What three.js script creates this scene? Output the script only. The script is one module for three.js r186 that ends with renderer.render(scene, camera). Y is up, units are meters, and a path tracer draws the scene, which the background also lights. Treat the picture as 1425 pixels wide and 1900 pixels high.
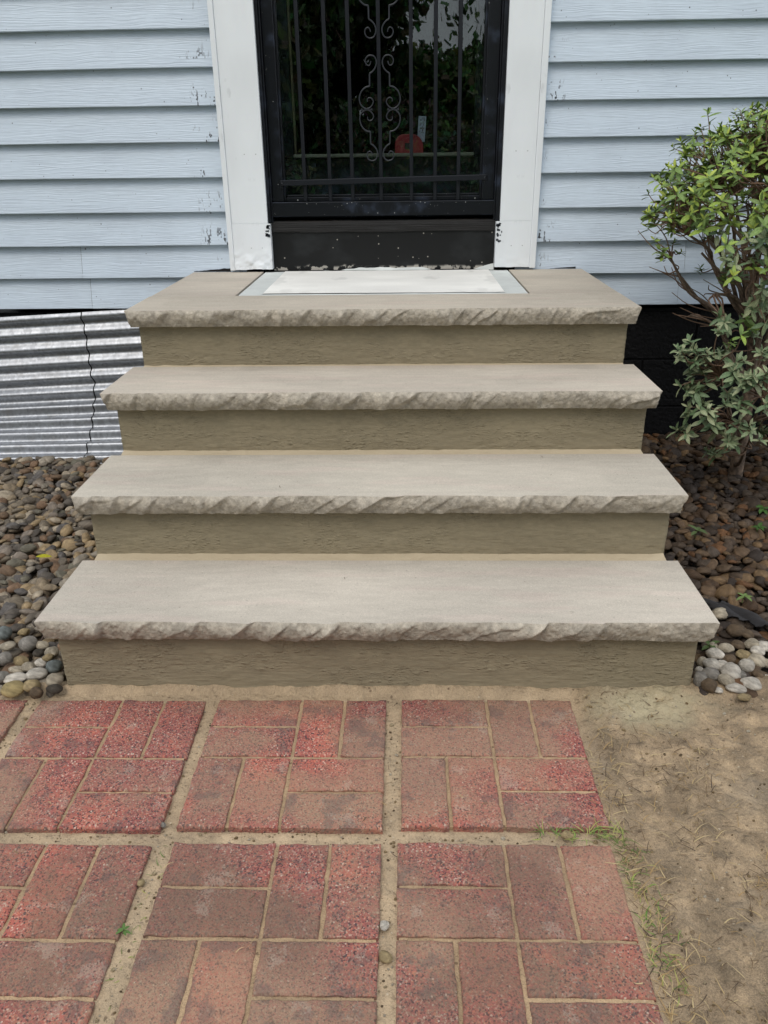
import * as THREE from 'three';
import { mergeGeometries, mergeVertices } from 'three/addons/utils/BufferGeometryUtils.js';

// ---------------------------------------------------------------- camera, sky, sun, exposure
const scene = new THREE.Scene();
const FOCAL = 1470.54, GROUND = 0.214;
const camera = new THREE.PerspectiveCamera(2 * Math.atan(950 / FOCAL) * 180 / Math.PI, 768 / 1024, 0.05, 400);
camera.position.set(0.0686, 0.945 + GROUND, 1.4957);
camera.rotation.set(-0.4238, 0.0282, -0.0127, 'YXZ');
camera.updateMatrixWorld(true);
const renderer = new THREE.WebGLRenderer({ antialias: true });
renderer.setSize(768, 1024);
renderer.toneMapping = THREE.LinearToneMapping;
renderer.toneMappingExposure = 1.07;
renderer.shadowMap.enabled = true;

function rng(seed) { let a = seed >>> 0; return () => { a = (a + 0x6D2B79F5) | 0; let t = Math.imul(a ^ (a >>> 15), 1 | a); t = (t + Math.imul(t ^ (t >>> 7), 61 | t)) ^ t; return ((t ^ (t >>> 14)) >>> 0) / 4294967296; }; }
function hash2(x, y, s = 0) { let h = Math.imul(x | 0, 374761393) + Math.imul(y | 0, 668265263) + Math.imul(s | 0, 1274126177); h = Math.imul(h ^ (h >>> 13), 1274126177); h = Math.imul(h ^ (h >>> 16), 2246822519); return ((h ^ (h >>> 15)) >>> 0) / 4294967296; }
const fade = t => t * t * t * (t * (t * 6 - 15) + 10), lerp = (a, b, t) => a + (b - a) * t;
const clamp = (x, a = 0, b = 1) => Math.min(b, Math.max(a, x)), smooth = (a, b, x) => { const t = clamp((x - a) / (b - a)); return t * t * (3 - 2 * t); };
function noise2(x, y, s = 0) { const i = Math.floor(x), j = Math.floor(y), u = fade(x - i), v = fade(y - j); return lerp(lerp(hash2(i, j, s), hash2(i + 1, j, s), u), lerp(hash2(i, j + 1, s), hash2(i + 1, j + 1, s), u), v) * 2 - 1; }
function fbm(x, y, oct = 4, s = 0) { let a = 0, w = 0.5, f = 1; for (let i = 0; i < oct; i++) { a += w * noise2(x * f, y * f, s + i * 17); f *= 2.03; w *= 0.5; } return a; }
function worley(x, y, s = 0) { const i = Math.floor(x), j = Math.floor(y); let d1 = 9, d2 = 9, id = 0; for (let a = -1; a < 2; a++) for (let b = -1; b < 2; b++) { const px = i + a + hash2(i + a, j + b, s), py = j + b + hash2(i + a, j + b, s + 1), d = (px - x) ** 2 + (py - y) ** 2; if (d < d1) { d2 = d1; d1 = d; id = hash2(i + a, j + b, s + 2); } else if (d < d2) d2 = d; } return [Math.sqrt(d1), Math.sqrt(d2), id]; }

// overcast sky: bright even cloud, a little brighter overhead
{
  const w = 512, h = 256, d = new Float32Array(w * h * 4);
  for (let j = 0; j < h; j++) for (let i = 0; i < w; i++) {
    const el = (j + 0.5) / h * Math.PI - Math.PI / 2, az = (i + 0.5) / w * Math.PI * 2, up = Math.max(0, Math.sin(el));
    const cx = Math.cos(az) * Math.cos(el), cz = Math.sin(az) * Math.cos(el);
    const cloud = fbm(cx * 2.2 + 5, cz * 2.2 + up * 2 + 9, 5, 3);
    const L = (el < 0 ? 0.55 : 0.92 + 0.42 * up) * (1 + 0.16 * cloud);
    d.set([L * 0.945, L * 0.99, L * 1.06, 1], (j * w + i) * 4);
  }
  const sky = new THREE.DataTexture(d, w, h, THREE.RGBAFormat, THREE.FloatType);
  sky.mapping = THREE.EquirectangularReflectionMapping; sky.magFilter = THREE.LinearFilter; sky.minFilter = THREE.LinearFilter; sky.needsUpdate = true;
  scene.background = sky; scene.environment = sky;
}
const sun = new THREE.DirectionalLight(0xfff4e6, 1.1);
sun.position.set(-2.2, 7, 4.2); sun.target.position.set(0, 0.3, -0.6);
sun.castShadow = true; sun.shadow.radius = 45; sun.shadow.mapSize.set(2048, 2048);
Object.assign(sun.shadow.camera, { left: -4, right: 4, top: 4, bottom: -4, near: 0.5, far: 40 });
scene.add(sun, sun.target);

// ---------------------------------------------------------------- helpers
const taken = {};
function numbered(n) { if (taken[n] === undefined) { taken[n] = 0; return n; } return n + '_' + String(++taken[n]).padStart(3, '0'); }
function shade(o) { o.traverse(c => { if (c.isMesh) { c.castShadow = true; c.receiveShadow = true; } }); return o; }
function mesh(name, g, m, parent) { const o = new THREE.Mesh(g, m); o.name = parent ? name : numbered(name); (parent || scene).add(o); o.castShadow = o.receiveShadow = true; return o; }
function group(name, parent) { const o = new THREE.Group(); o.name = parent ? name : numbered(name); (parent || scene).add(o); return o; }
function tag(o, label, category, grp) { o.userData.label = label; o.userData.category = category; if (grp) o.userData.group = grp; return o; }
function setting(o) { o.userData.kind = 'structure'; return o; }
function stuff(o) { o.userData.kind = 'stuff'; return o; }
const V = (x, y, z) => new THREE.Vector3(x, y, z);
const CAM_INV = camera.matrixWorld.clone().invert();
function project(p) { const v = p.clone().applyMatrix4(CAM_INV); return [712.5 + FOCAL * v.x / -v.z, 950 - FOCAL * v.y / -v.z, -v.z]; }
function ray(u, v) { return V((u - 712.5) / FOCAL, -(v - 950) / FOCAL, -1).transformDirection(camera.matrixWorld); }
function onY(u, v, y) { const d = ray(u, v); return camera.position.clone().addScaledVector(d, (y - camera.position.y) / d.y); }
function onZ(u, v, z) { const d = ray(u, v); return camera.position.clone().addScaledVector(d, (z - camera.position.z) / d.z); }

function texture(w, h, f, { srgb = false, size = [1, 1], wrap = THREE.MirroredRepeatWrapping } = {}) {
  const d = new Uint8Array(w * h * 4);
  for (let j = 0; j < h; j++) for (let i = 0; i < w; i++) { const c = f(i, j), k = (j * w + i) * 4; if (typeof c === 'number') d[k] = d[k + 1] = d[k + 2] = clamp(c) * 255; else { d[k] = clamp(c[0]) * 255; d[k + 1] = clamp(c[1]) * 255; d[k + 2] = clamp(c[2]) * 255; } d[k + 3] = 255; }
  const t = new THREE.DataTexture(d, w, h, THREE.RGBAFormat); t.magFilter = THREE.LinearFilter; t.minFilter = THREE.LinearFilter;
  t.wrapS = t.wrapT = wrap; if (srgb) t.colorSpace = THREE.SRGBColorSpace; t.repeat.set(1 / size[0], 1 / size[1]); t.needsUpdate = true; return t;
}
const mixc = (a, b, t) => [lerp(a[0], b[0], t), lerp(a[1], b[1], t), lerp(a[2], b[2], t)];
const S = (r, g, b) => new THREE.Color().setRGB(r / 255, g / 255, b / 255, THREE.SRGBColorSpace);
function mat(color, roughness, more = {}) { return new THREE.MeshPhysicalMaterial({ color, roughness, ...more }); }

// box whose uv are metres; faces subdivided is not needed for plain pieces
function box(x0, x1, y0, y1, z0, z1) {
  const g = new THREE.BoxGeometry(x1 - x0, y1 - y0, z1 - z0); g.translate((x0 + x1) / 2, (y0 + y1) / 2, (z0 + z1) / 2); return uvMetres(g);
}
function uvMetres(g) {
  const p = g.attributes.position, n = g.attributes.normal, uv = new Float32Array(p.count * 2);
  for (let i = 0; i < p.count; i++) { const ax = Math.abs(n.getX(i)), ay = Math.abs(n.getY(i)), az = Math.abs(n.getZ(i)); const x = p.getX(i), y = p.getY(i), z = p.getZ(i);
    if (ay >= ax && ay >= az) uv.set([x, -z], i * 2); else if (az >= ax) uv.set([x, y], i * 2); else uv.set([z, y], i * 2); }
  g.setAttribute('uv', new THREE.BufferAttribute(uv, 2)); return g;
}
// bevelled box: chamfer b on all edges
function bevelBox(x0, x1, y0, y1, z0, z1, b = 0.002) {
  const pts = [], idx = []; const X = [x0, x1], Y = [y0, y1], Z = [z0, z1], sg = [1, -1];
  const quad = (a, b2, c, d) => { const k = pts.length / 3; for (const q of [a, b2, c, d]) pts.push(...q); idx.push(k, k + 1, k + 2, k, k + 2, k + 3); };
  const P = (i, j, k, ax) => [X[i] + (ax === 0 ? 0 : sg[i] * b), Y[j] + (ax === 1 ? 0 : sg[j] * b), Z[k] + (ax === 2 ? 0 : sg[k] * b)];
  for (const s of [0, 1]) { const f = (a, b2, c, d) => s ? quad(a, b2, c, d) : quad(d, c, b2, a);
    f(P(s, 0, 0, 0), P(s, 1, 0, 0), P(s, 1, 1, 0), P(s, 0, 1, 0)); f(P(0, s, 0, 1), P(0, s, 1, 1), P(1, s, 1, 1), P(1, s, 0, 1)); f(P(0, 0, s, 2), P(1, 0, s, 2), P(1, 1, s, 2), P(0, 1, s, 2)); }
  for (const i of [0, 1]) for (const j of [0, 1]) {
    const o = (i ^ j) === 0, f = (a, b2, c, d) => o ? quad(a, b2, c, d) : quad(d, c, b2, a);
    f(P(i, j, 0, 0), P(i, j, 0, 1), P(i, j, 1, 1), P(i, j, 1, 0));
    f(P(i, 0, j, 2), P(i, 0, j, 0), P(i, 1, j, 0), P(i, 1, j, 2));
    f(P(0, i, j, 1), P(0, i, j, 2), P(1, i, j, 2), P(1, i, j, 1));
  }
  for (const i of [0, 1]) for (const j of [0, 1]) for (const k of [0, 1]) { const a = pts.length / 3; pts.push(...P(i, j, k, 0), ...P(i, j, k, 1), ...P(i, j, k, 2)); if ((i + j + k) % 2) idx.push(a, a + 1, a + 2); else idx.push(a, a + 2, a + 1); }
  const g = new THREE.BufferGeometry(); g.setAttribute('position', new THREE.Float32BufferAttribute(pts, 3)); g.setIndex(idx); g.computeVertexNormals(); return uvMetres(g);
}
// grid surface: f(s,t) -> [x,y,z,(u,v)]
function sheet(nu, nv, f) {
  const pos = [], uv = [], idx = [];
  for (let j = 0; j <= nv; j++) for (let i = 0; i <= nu; i++) { const p = f(i / nu, j / nv); pos.push(p[0], p[1], p[2]); uv.push(p[3] ?? p[0], p[4] ?? p[1]); }
  for (let j = 0; j < nv; j++) for (let i = 0; i < nu; i++) { const a = j * (nu + 1) + i, b = a + 1, c = a + nu + 1, d = c + 1; idx.push(a, b, d, a, d, c); }
  const g = new THREE.BufferGeometry(); g.setAttribute('position', new THREE.Float32BufferAttribute(pos, 3)); g.setAttribute('uv', new THREE.Float32BufferAttribute(uv, 2)); g.setIndex(idx); g.computeVertexNormals(); return g;
}
function merge(list) { return mergeGeometries(list.map(g => { const h = g.index ? g.toNonIndexed() : g; for (const k of Object.keys(h.attributes)) if (!['position', 'normal', 'uv'].includes(k)) h.deleteAttribute(k); return h; })); }
function tube(points, r0, r1, radial = 6, seg = 12) {
  const c = new THREE.CatmullRomCurve3(points), fr = c.computeFrenetFrames(seg, false), pos = [], nor = [], uv = [], idx = []; let len = 0, last = null;
  for (let i = 0; i <= seg; i++) { const p = c.getPointAt(i / seg), r = lerp(r0, r1, i / seg); if (last) len += p.distanceTo(last); last = p;
    for (let k = 0; k <= radial; k++) { const a = k / radial * Math.PI * 2, n = fr.normals[i].clone().multiplyScalar(Math.cos(a)).addScaledVector(fr.binormals[i], Math.sin(a)); pos.push(p.x + n.x * r, p.y + n.y * r, p.z + n.z * r); nor.push(n.x, n.y, n.z); uv.push(k / radial * 0.06, len); } }
  for (let i = 0; i < seg; i++) for (let k = 0; k < radial; k++) { const a = i * (radial + 1) + k, b = a + 1, e = a + radial + 1, d = e + 1; idx.push(a, b, d, a, d, e); }
  const g = new THREE.BufferGeometry(); g.setAttribute('position', new THREE.Float32BufferAttribute(pos, 3)); g.setAttribute('normal', new THREE.Float32BufferAttribute(nor, 3)); g.setAttribute('uv', new THREE.Float32BufferAttribute(uv, 2)); g.setIndex(idx); return g;
}

// ---------------------------------------------------------------- materials
const T = {};
// cut sandstone: fine bedding streaks along x, speckle
T.stone = texture(2048, 512, (i, j) => {
  const x = i / 2048 * 2, z = j / 512 * 0.5; const st = fbm(x * 16, z * 80 + 2 * noise2(x * 2, z * 9, 12), 5, 1), big = fbm(x * 2.2 + 7, z * 7, 3, 2), gr = hash2(i, j, 5) - 0.5, pk = smooth(0.05, 0.5, fbm(x * 5, z * 30, 3, 8));
  const sp = worley(x * 120, z * 120, 4); const chip = sp[2] > 0.985 && sp[0] < 0.25 ? 0.04 : sp[2] < 0.012 && sp[0] < 0.22 ? -0.09 : 0;
  const v = 0.714 + st * 0.03 + big * 0.05 + smooth(0.22, 0.3, fbm(x * 3 + 11, z * 6, 5, 9)) * -0.018 + gr * 0.075 + (hash2(i >> 1, j >> 1, 7) - 0.5) * 0.05 + chip; return [v * (1 + 0.012 * pk), v * (0.957 - 0.004 * pk), v * 0.887];
}, { srgb: true, size: [2, 0.5] });
T.stoneBump = texture(1024, 1024, (i, j) => { const x = i / 1024 * 0.3, y = j / 1024 * 0.3; return 0.5 + fbm(x * 110, y * 110, 4, 11) * 0.55 + (hash2(i, j, 6) - 0.5) * 0.2; }, { size: [0.3, 0.3] });
T.rock = texture(1024, 256, (i, j) => { const x = i / 1024 * 0.8, y = j / 256 * 0.2; const v = 0.665 + fbm(x * 90, y * 90, 4, 21) * 0.13 + fbm(x * 9, y * 9, 2, 22) * 0.05 + (hash2(i, j, 23) - 0.5) * 0.09; return [v, v * 0.95, v * 0.865]; }, { srgb: true, size: [0.8, 0.2] });
// brushed stucco on the risers
T.stucco = texture(1024, 512, (i, j) => { const x = i / 1024, y = j / 512 * 0.5; const v = 0.53 + fbm(x * 4, y * 9, 3, 31) * 0.025 + fbm(x * 70, y * 160, 3, 32) * 0.035 + (hash2(i, j, 33) - 0.5) * 0.035; const d = smooth(0.2, 0.5, fbm(x * 9 + 3, y * 9, 4, 34)); return [v * (1 + d * 0.015), v * (0.93 + d * 0.012), v * (0.765 + d * 0.01)]; }, { srgb: true, size: [1, 0.5] });
T.stuccoBump = texture(2048, 512, (i, j) => { const x = i / 2048, y = j / 512 * 0.25; const wx = x + 0.012 * fbm(x * 10, y * 14, 2, 45), b = fbm(wx * 30, y * 130, 3, 41) * 0.26; let k = 0; const w = worley(wx * 55, y * 130 + fbm(x * 20, y * 20, 2, 46), 42); k += smooth(0.5, 0.06, w[0]) * (w[2] > 0.62 ? (w[2] - 0.5) : 0) * 1.1; const dens = smooth(-0.1, 0.3, fbm(x * 5, y * 12, 3, 47)); const w2 = worley(x * 150, y * 260, 43); k += smooth(0.4, 0.1, w2[0]) * (w2[2] > 0.6 ? 0.28 : 0); const line = smooth(0.07, 0, Math.abs(fbm(wx * 9, y * 60, 3, 48))) * 0.25; return 0.3 + b + k * dens + line * 0.35 * dens + (hash2(i, j, 44) - 0.5) * 0.06; }, { size: [1, 0.25] });
// vinyl siding wood grain
T.grain = texture(1024, 512, (i, j) => { const x = i / 1024 * 0.8, y = j / 512 * 0.13; const wv = fbm(x * 5, y * 10, 3, 51) * 0.012; const g = noise2(x * 7 + 40, (y + wv) * 420, 52) * 0.6 + noise2(x * 15, (y + wv * 1.2) * 800, 53) * 0.4; return 0.5 + g * 0.45; }, { size: [0.8, 0.13] });
function sidingMap(seed, edge) {   // one metre of boards: flyspecks everywhere; black paint scuffs in a band next to the door casing
  const r = rng(seed), spots = [], N = 1024; for (let k = 0; k < 150; k++) { spots.push([r() * 1.0, r() * 1.2, 0.0008 + r() * r() * 0.0022, 0.25 + r() * 0.6]); }
  const w = 1.0, h = 1.2, buf = new Float32Array(N * N);
  for (const [x, y, s, a] of spots) { const R = Math.ceil(s * 1.4 / w * N) + 1, cx = x / w * N, cy = y / h * N; for (let jj = -R; jj <= R; jj++) for (let ii = -R; ii <= R; ii++) { const d = Math.hypot(ii / N * w, jj / N * h); const px = Math.round(cx + ii), py = Math.round(cy + jj); if (px < 0 || py < 0 || px >= N || py >= N) continue; buf[py * N + px] = Math.max(buf[py * N + px], a * smooth(s * 1.3, s * 0.5, d)); } }
  return texture(N, N, (i, j) => {
    const x = (i + 0.5) / N * w, y = (j + 0.5) / N * h, f = (y % 0.1208) / 0.1208;
    const e = edge(x), m = smooth(0.26, 0.48, noise2(x * 150, y * 38, seed + 1) * 0.6 + noise2(x * 330, y * 160, seed + 2) * 0.5) * smooth(0.1, 0.45, noise2(x * 20, y * 26, seed + 3)) * smooth(0.75, 0.1, f) * e;
    const base = 0.865 + fbm(x * 4, y * 10, 3, seed + 5) * 0.012 + fbm(x * 40, y * 260, 2, seed + 6) * 0.025, grime = 0.018 * smooth(0, 0.5, fbm(x * 7, y * 22, 4, seed + 7));
    const c = [(base - grime) * 0.882, (base - grime) * 0.942, base - grime * 0.9];
    return mixc(c, [0.16, 0.17, 0.19], Math.max(buf[j * N + i], m * 0.95));
  }, { srgb: true, size: [w, h], wrap: THREE.MirroredRepeatWrapping });
}
T.blackMap = (seed, chip) => texture(512, 512, (i, j) => { const x = i / 512, y = j / 512; const w = worley(x * 42, y * 42, seed), spot = w[2] > 0.9 && w[0] < 0.05 + 0.3 * (w[2] - 0.9) * 4 * hash2(Math.floor(w[2] * 1e5), 3) ? 0.75 : 0; const dust = smooth(0.05, 0.6, fbm(x * 9, y * 9, 4, seed + 3)) * 0.12; const v = 0.085 + dust + (hash2(i, j, seed) - 0.5) * 0.015; return mixc([v * 0.84, v * 0.96, v * 1.2], [0.8, 0.8, 0.78], spot * chip); }, { srgb: true, size: [0.6, 0.6] });
T.blackPaint = T.blackMap(71, 1); T.blackClean = T.blackMap(73, 0.5);

const M = {
  stone: mat(0xffffff, 0.92, { map: T.stone, bumpMap: T.stoneBump, bumpScale: 0.0007 }),
  rock: mat(0xffffff, 0.95, { map: T.rock, bumpMap: T.stoneBump, bumpScale: 0.005 }),
  stucco: mat(0xffffff, 0.95, { map: T.stucco, bumpMap: T.stuccoBump, bumpScale: 0.004 }),
  mortar: mat(S(186, 172, 146), 0.95, { bumpMap: T.stoneBump, bumpScale: 0.0015 }),
  cement: mat(0xffffff, 0.9, { map: texture(1024, 512, (i, j) => { const x = i / 1024, y = j / 512 * 0.5; const v = 0.885 + fbm(x * 5, y * 22, 4, 81) * 0.05 + (hash2(i, j, 82) - 0.5) * 0.02 - smooth(0.3, 0.55, fbm(x * 12, y * 12, 3, 83)) * 0.06; return [v, v * 0.995, v * 0.97]; }, { srgb: true }), bumpMap: T.stoneBump, bumpScale: 0.0006 }),
  cementGrey: mat(0xffffff, 0.9, { map: texture(512, 512, (i, j) => { const x = i / 512, y = j / 512; const v = 0.79 + fbm(x * 9, y * 9, 4, 84) * 0.09 + (hash2(i, j, 85) - 0.5) * 0.02; return [v * 0.98, v, v * 0.985]; }, { srgb: true }), bumpMap: T.stoneBump, bumpScale: 0.0008 }),
  white: mat(0xffffff, 0.45, { map: texture(512, 1024, (i, j) => { const x = i / 512 * 0.5, y = j / 1024; const w = worley(x * 26, y * 26, 91), s = w[2] > 0.965 && w[0] < 0.06 ? 0.3 : 0; const v = 0.93 + fbm(x * 10, y * 5, 4, 92) * 0.03 - s * 0.6 - smooth(0.35, 0.6, fbm(x * 30, y * 14, 4, 93)) * 0.06; return [v * 0.965, v * 0.985, v]; }, { srgb: true, size: [0.5, 1] }) }),
  black: mat(0xffffff, 0.32, { map: T.blackPaint, specularIntensity: 0.7 }),
  blackClean: mat(0xffffff, 0.35, { map: T.blackClean, specularIntensity: 0.7 }),
  iron: mat(S(22, 25, 32), 0.38, { metalness: 0.15 }),
  scroll: mat(S(58, 61, 66), 0.34, { metalness: 0.5 }),
  glass: new THREE.MeshPhysicalMaterial({ color: 0xe9f0ee, roughness: 0, transmission: 1, thickness: 0, ior: 1.6 }),
  dark: mat(S(26, 26, 28), 0.95),
  foundation: mat(S(15, 15, 17), 0.55, { bumpMap: T.stoneBump, bumpScale: 0.004, specularIntensity: 0.35 }),
};

// ---------------------------------------------------------------- ground sheets
const soilNoise = (x, z) => fbm(x * 6, z * 6, 3, 101) * 0.006 + fbm(x * 38, z * 38, 3, 105) * 0.0052;
function soilY(x, z) {
  const e = x - 0.468 - fbm(z * 9, 3, 3, 111) * 0.02;
  const right = smooth(-0.01, 0.03, e) * (0.008 + 0.014 * smooth(0.0, 0.5, e));
  const toe = smooth(0.05, -0.04, z + fbm(x * 7, 1, 3, 112) * 0.02) * 0.012;
  return -0.0095 + right + toe + soilNoise(x, z) * (0.35 + 1.1 * smooth(0, 0.04, e));
}
{
  // lawn behind the photographer out to the horizon, under everything else
  const lawnTex = texture(512, 512, (i, j) => { const x = i / 512 * 4, y = j / 512 * 4; const v = 0.30 + fbm(x * 3, y * 3, 5, 121) * 0.14 + (hash2(i, j, 122) - 0.5) * 0.1; return [v * 0.95, v * 1.1, v * 0.55]; }, { srgb: true, size: [4, 4] });
  setting(mesh('ground', sheet(40, 40, (s, t) => { const x = (s - 0.5) * 300, z = 120 - t * 240; return [x, -0.06, z, x, z]; }), mat(0xffffff, 1, { map: lawnTex })));
  const soilMap = texture(2048, 1024, (i, j) => {
    const x = -1.3 + i / 2048 * 2.6, z = -0.12 + j / 1024 * 1.3;
    const a = fbm(x * 5, z * 5, 5, 131), b = fbm(x * 30, z * 30, 4, 132), g = hash2(i, j, 133) - 0.5;
    const out = smooth(0.44, 0.5, x + 0.03 * b);
    let v = 0.65 + a * 0.08 + b * 0.07 + g * 0.08;
    let c = [v * 1.06, v * 0.935, v * 0.765];                                    // sandy joint fill
    const vs = 0.53 + a * 0.13 + b * 0.17 + g * 0.14; let soil = [vs * 1.045, vs * 0.91, vs * 0.73];
    const damp = smooth(0.02, 0.4, fbm(x * 3.3 + 1, z * 3.3 + 4, 4, 134) + 0.5 * (z - 0.45)); soil = mixc(soil, [0.47, 0.39, 0.295], damp * 0.6);
    const grey = smooth(0.1, 0.5, fbm(x * 7 + 9, z * 7, 4, 136)); soil = mixc(soil, [0.60, 0.56, 0.50], grey * 0.35);
    c = mixc(c, soil, out);
    const smear = smooth(0.17, 0.02, Math.hypot((x - 0.62) * 0.75, (z - 0.01) * 1.35) + 0.05 * b + 0.05 * a) * out; c = mixc(c, [0.735, 0.69, 0.565], smear * 0.85);   // cement slurry washed off the riser
    const w = worley(x * 75, z * 75, 135); if (w[2] > 0.965 && w[0] < 0.13) c = mixc(c, [0.8, 0.75, 0.66], 0.6); else if (w[2] < 0.04 && w[0] < 0.2) c = mixc(c, [0.3, 0.24, 0.18], 0.5);
    return c;
  }, { srgb: true, size: [2.6, 1.3], wrap: THREE.MirroredRepeatWrapping });
  const soilBump = texture(1024, 1024, (i, j) => 0.5 + fbm(i / 1024 * 46, j / 1024 * 46, 5, 141) * 0.6 + (hash2(i, j, 142) - 0.5) * 0.2, { size: [0.6, 0.6] });
  M.soil = mat(0xffffff, 0.97, { map: soilMap, bumpMap: soilBump, bumpScale: 0.009 });
  setting(mesh('soil', sheet(600, 290, (s, t) => { const x = -1.5 + s * 3.1, z = 1.4 - t * 1.47; return [x, soilY(x, z), z, x + 1.3, z + 0.12]; }), M.soil));
}

// ---------------------------------------------------------------- brick-pattern path
{
  const N = [2048, 1024], SZ = [1.7, 0.85], X0 = -1.22;
  const cells = (x, z) => { const a = worley(x * 430, z * 430, 151), b = worley(x * 170, z * 170, 152); return [a, b]; };
  const brickMap = texture(N[0], N[1], (i, j) => {
    const x = X0 + i / N[0] * SZ[0], z = -0.02 + j / N[1] * SZ[1], [a, b] = cells(x, z), h = a[2], hb = b[2];
    const tone = fbm(x * 9, z * 9, 4, 153);
    let c = mixc([0.635, 0.365, 0.335], [0.50, 0.285, 0.27], h); c = mixc(c, [0.675, 0.38, 0.33], smooth(0, 0.5, tone));
    if (h > 0.90) c = mixc(c, [0.82, 0.71, 0.63], 0.65); else if (h < 0.12) c = mixc(c, [0.25, 0.195, 0.20], 0.85); else if (h > 0.42 && h < 0.5) c = mixc(c, [0.78, 0.49, 0.37], 0.6); else if (h > 0.6 && h < 0.76) c = mixc(c, [0.62, 0.52, 0.43], 0.55);
    if (hb > 0.965 && b[0] < 0.3) c = mixc(c, [0.83, 0.77, 0.70], 0.8); else if (hb < 0.05 && b[0] < 0.4) c = mixc(c, [0.27, 0.24, 0.25], 0.75);
    const row2 = smooth(0.36, 0.45, z), dirt = smooth(-0.5 - row2 * 0.22, 0.42, fbm(x * 6.5 + 3, z * 6.5, 5, 154) + 0.22 * fbm(x * 50, z * 50, 3, 155));
    const grain = 0.55 + 0.45 * smooth(0.15, 0.75, hash2(i >> 1, j >> 1, 157) * 0.5 + h * 0.5);
    c = mixc(c, mixc([0.60, 0.50, 0.41], [0.47, 0.385, 0.32], row2 * smooth(-0.2, 0.4, fbm(x * 4, z * 4, 3, 158))), clamp(dirt * (0.62 + 0.1 * row2) * grain * 1.4, 0, 0.82));
    const lich = smooth(0.30, 0.50, fbm(x * 26, z * 26, 5, 156) + (h - 0.5) * 0.25); c = mixc(c, [0.36, 0.31, 0.30], lich * 0.36);
    const lime = smooth(0.36, 0.62, fbm(x * 22 + 7, z * 22, 5, 159) + (h - 0.5) * 0.35); c = mixc(c, [0.66, 0.59, 0.53], lime * 0.45);
    const g = (hash2(i, j, 160) - 0.5) * 0.05; return [c[0] + g, c[1] + g, c[2] + g];
  }, { srgb: true, size: SZ, wrap: THREE.MirroredRepeatWrapping });
  const brickBump = texture(1024, 1024, (i, j) => { const a = worley(i / 1024 * 100, j / 1024 * 100, 161); return 0.45 + (a[2] - 0.5) * 0.45 * smooth(0.7, 0.2, a[0]) + fbm(i / 1024 * 30, j / 1024 * 30, 3, 162) * 0.4 + (hash2(i, j, 163) - 0.5) * 0.15; }, { size: [0.3, 0.3] });
  const tints = [[1, 1, 1], [1.05, 0.98, 0.97], [0.94, 0.95, 0.96], [0.98, 1.02, 1.01], [0.91, 0.93, 0.94]].map(c => mat(new THREE.Color().setRGB(...c), 0.93, { map: brickMap, bumpMap: brickBump, bumpScale: 0.0032 }));
  const bedMat = mat(S(244, 236, 228), 0.97, { map: M.soil.map, bumpMap: brickBump, bumpScale: 0.004 });
  const r = rng(77), path = setting(group('path')); path.name = 'path';
  function brick(x0, x1, z0, z1, h, tilt) {                    // worn top with rounded, slightly ragged arrises
    const nx = Math.max(4, Math.round((x1 - x0) / 0.012)), nz = Math.max(4, Math.round((z1 - z0) / 0.012)), s0 = Math.floor(r() * 999), pos = [], uv = [], idx = [];
    const us = [0, 0.0001, 0.0035, 0.008], xs = []; for (let i = 0; i <= nx; i++) xs.push(i / nx); 
    const line = (a, b, n) => { const L = b - a, o = [[a, 1], [a + 0.0012, 0.45], [a + 0.0045, 0.08]]; for (let i = 1; i < n; i++) o.push([a + L * i / n, 0]); o.push([b - 0.0045, 0.08], [b - 0.0012, 0.45], [b, 1]); return o; };
    const LX = line(x0, x1, nx), LZ = line(z0, z1, nz);
    const put = (x, y, z) => { pos.push(x, y, z); uv.push(x - X0, z + 0.02); };
    for (const [z, dz] of LZ) for (const [x, dx] of LX) {
      const d = Math.max(dx, dz), rag = 1 + 0.9 * noise2(x * 70 + s0, z * 70, 3);
      const edgeX = dx ? fbm(z * 60, s0, 2, 5) * 0.0022 : 0, edgeZ = dz ? fbm(x * 60, s0 + 9, 2, 6) * 0.0022 : 0;
      put(x + edgeX, h + tilt[0] * (x - x0) + tilt[1] * (z - z0) - d * 0.0042 * rag + fbm(x * 38 + s0, z * 38, 2, 7) * 0.0011, z + edgeZ);
    }
    const W = LX.length, H = LZ.length; for (let j = 0; j < H - 1; j++) for (let i = 0; i < W - 1; i++) { const a = j * W + i; idx.push(a, a + W, a + W + 1, a, a + W + 1, a + 1); }
    const rim = []; for (let i = 0; i < W; i++) rim.push(i); for (let j = 1; j < H; j++) rim.push(j * W + W - 1); for (let i = W - 2; i >= 0; i--) rim.push((H - 1) * W + i); for (let j = H - 2; j > 0; j--) rim.push(j * W);
    const base = pos.length / 3; for (const k of rim) { put(pos[k * 3], pos[k * 3 + 1], pos[k * 3 + 2]); put(pos[k * 3], -0.03, pos[k * 3 + 2]); uv[uv.length - 1] += 0.035; uv[uv.length - 2] += 0.017; }
    for (let k = 0; k < rim.length; k++) { const a = base + k * 2, b = base + ((k + 1) % rim.length) * 2; idx.push(a, b, b + 1, a, b + 1, a + 1); }
    const g = new THREE.BufferGeometry(); g.setAttribute('position', new THREE.Float32BufferAttribute(pos, 3)); g.setAttribute('uv', new THREE.Float32BufferAttribute(uv, 2)); g.setIndex(idx); g.computeVertexNormals(); return g;
  }
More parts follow.
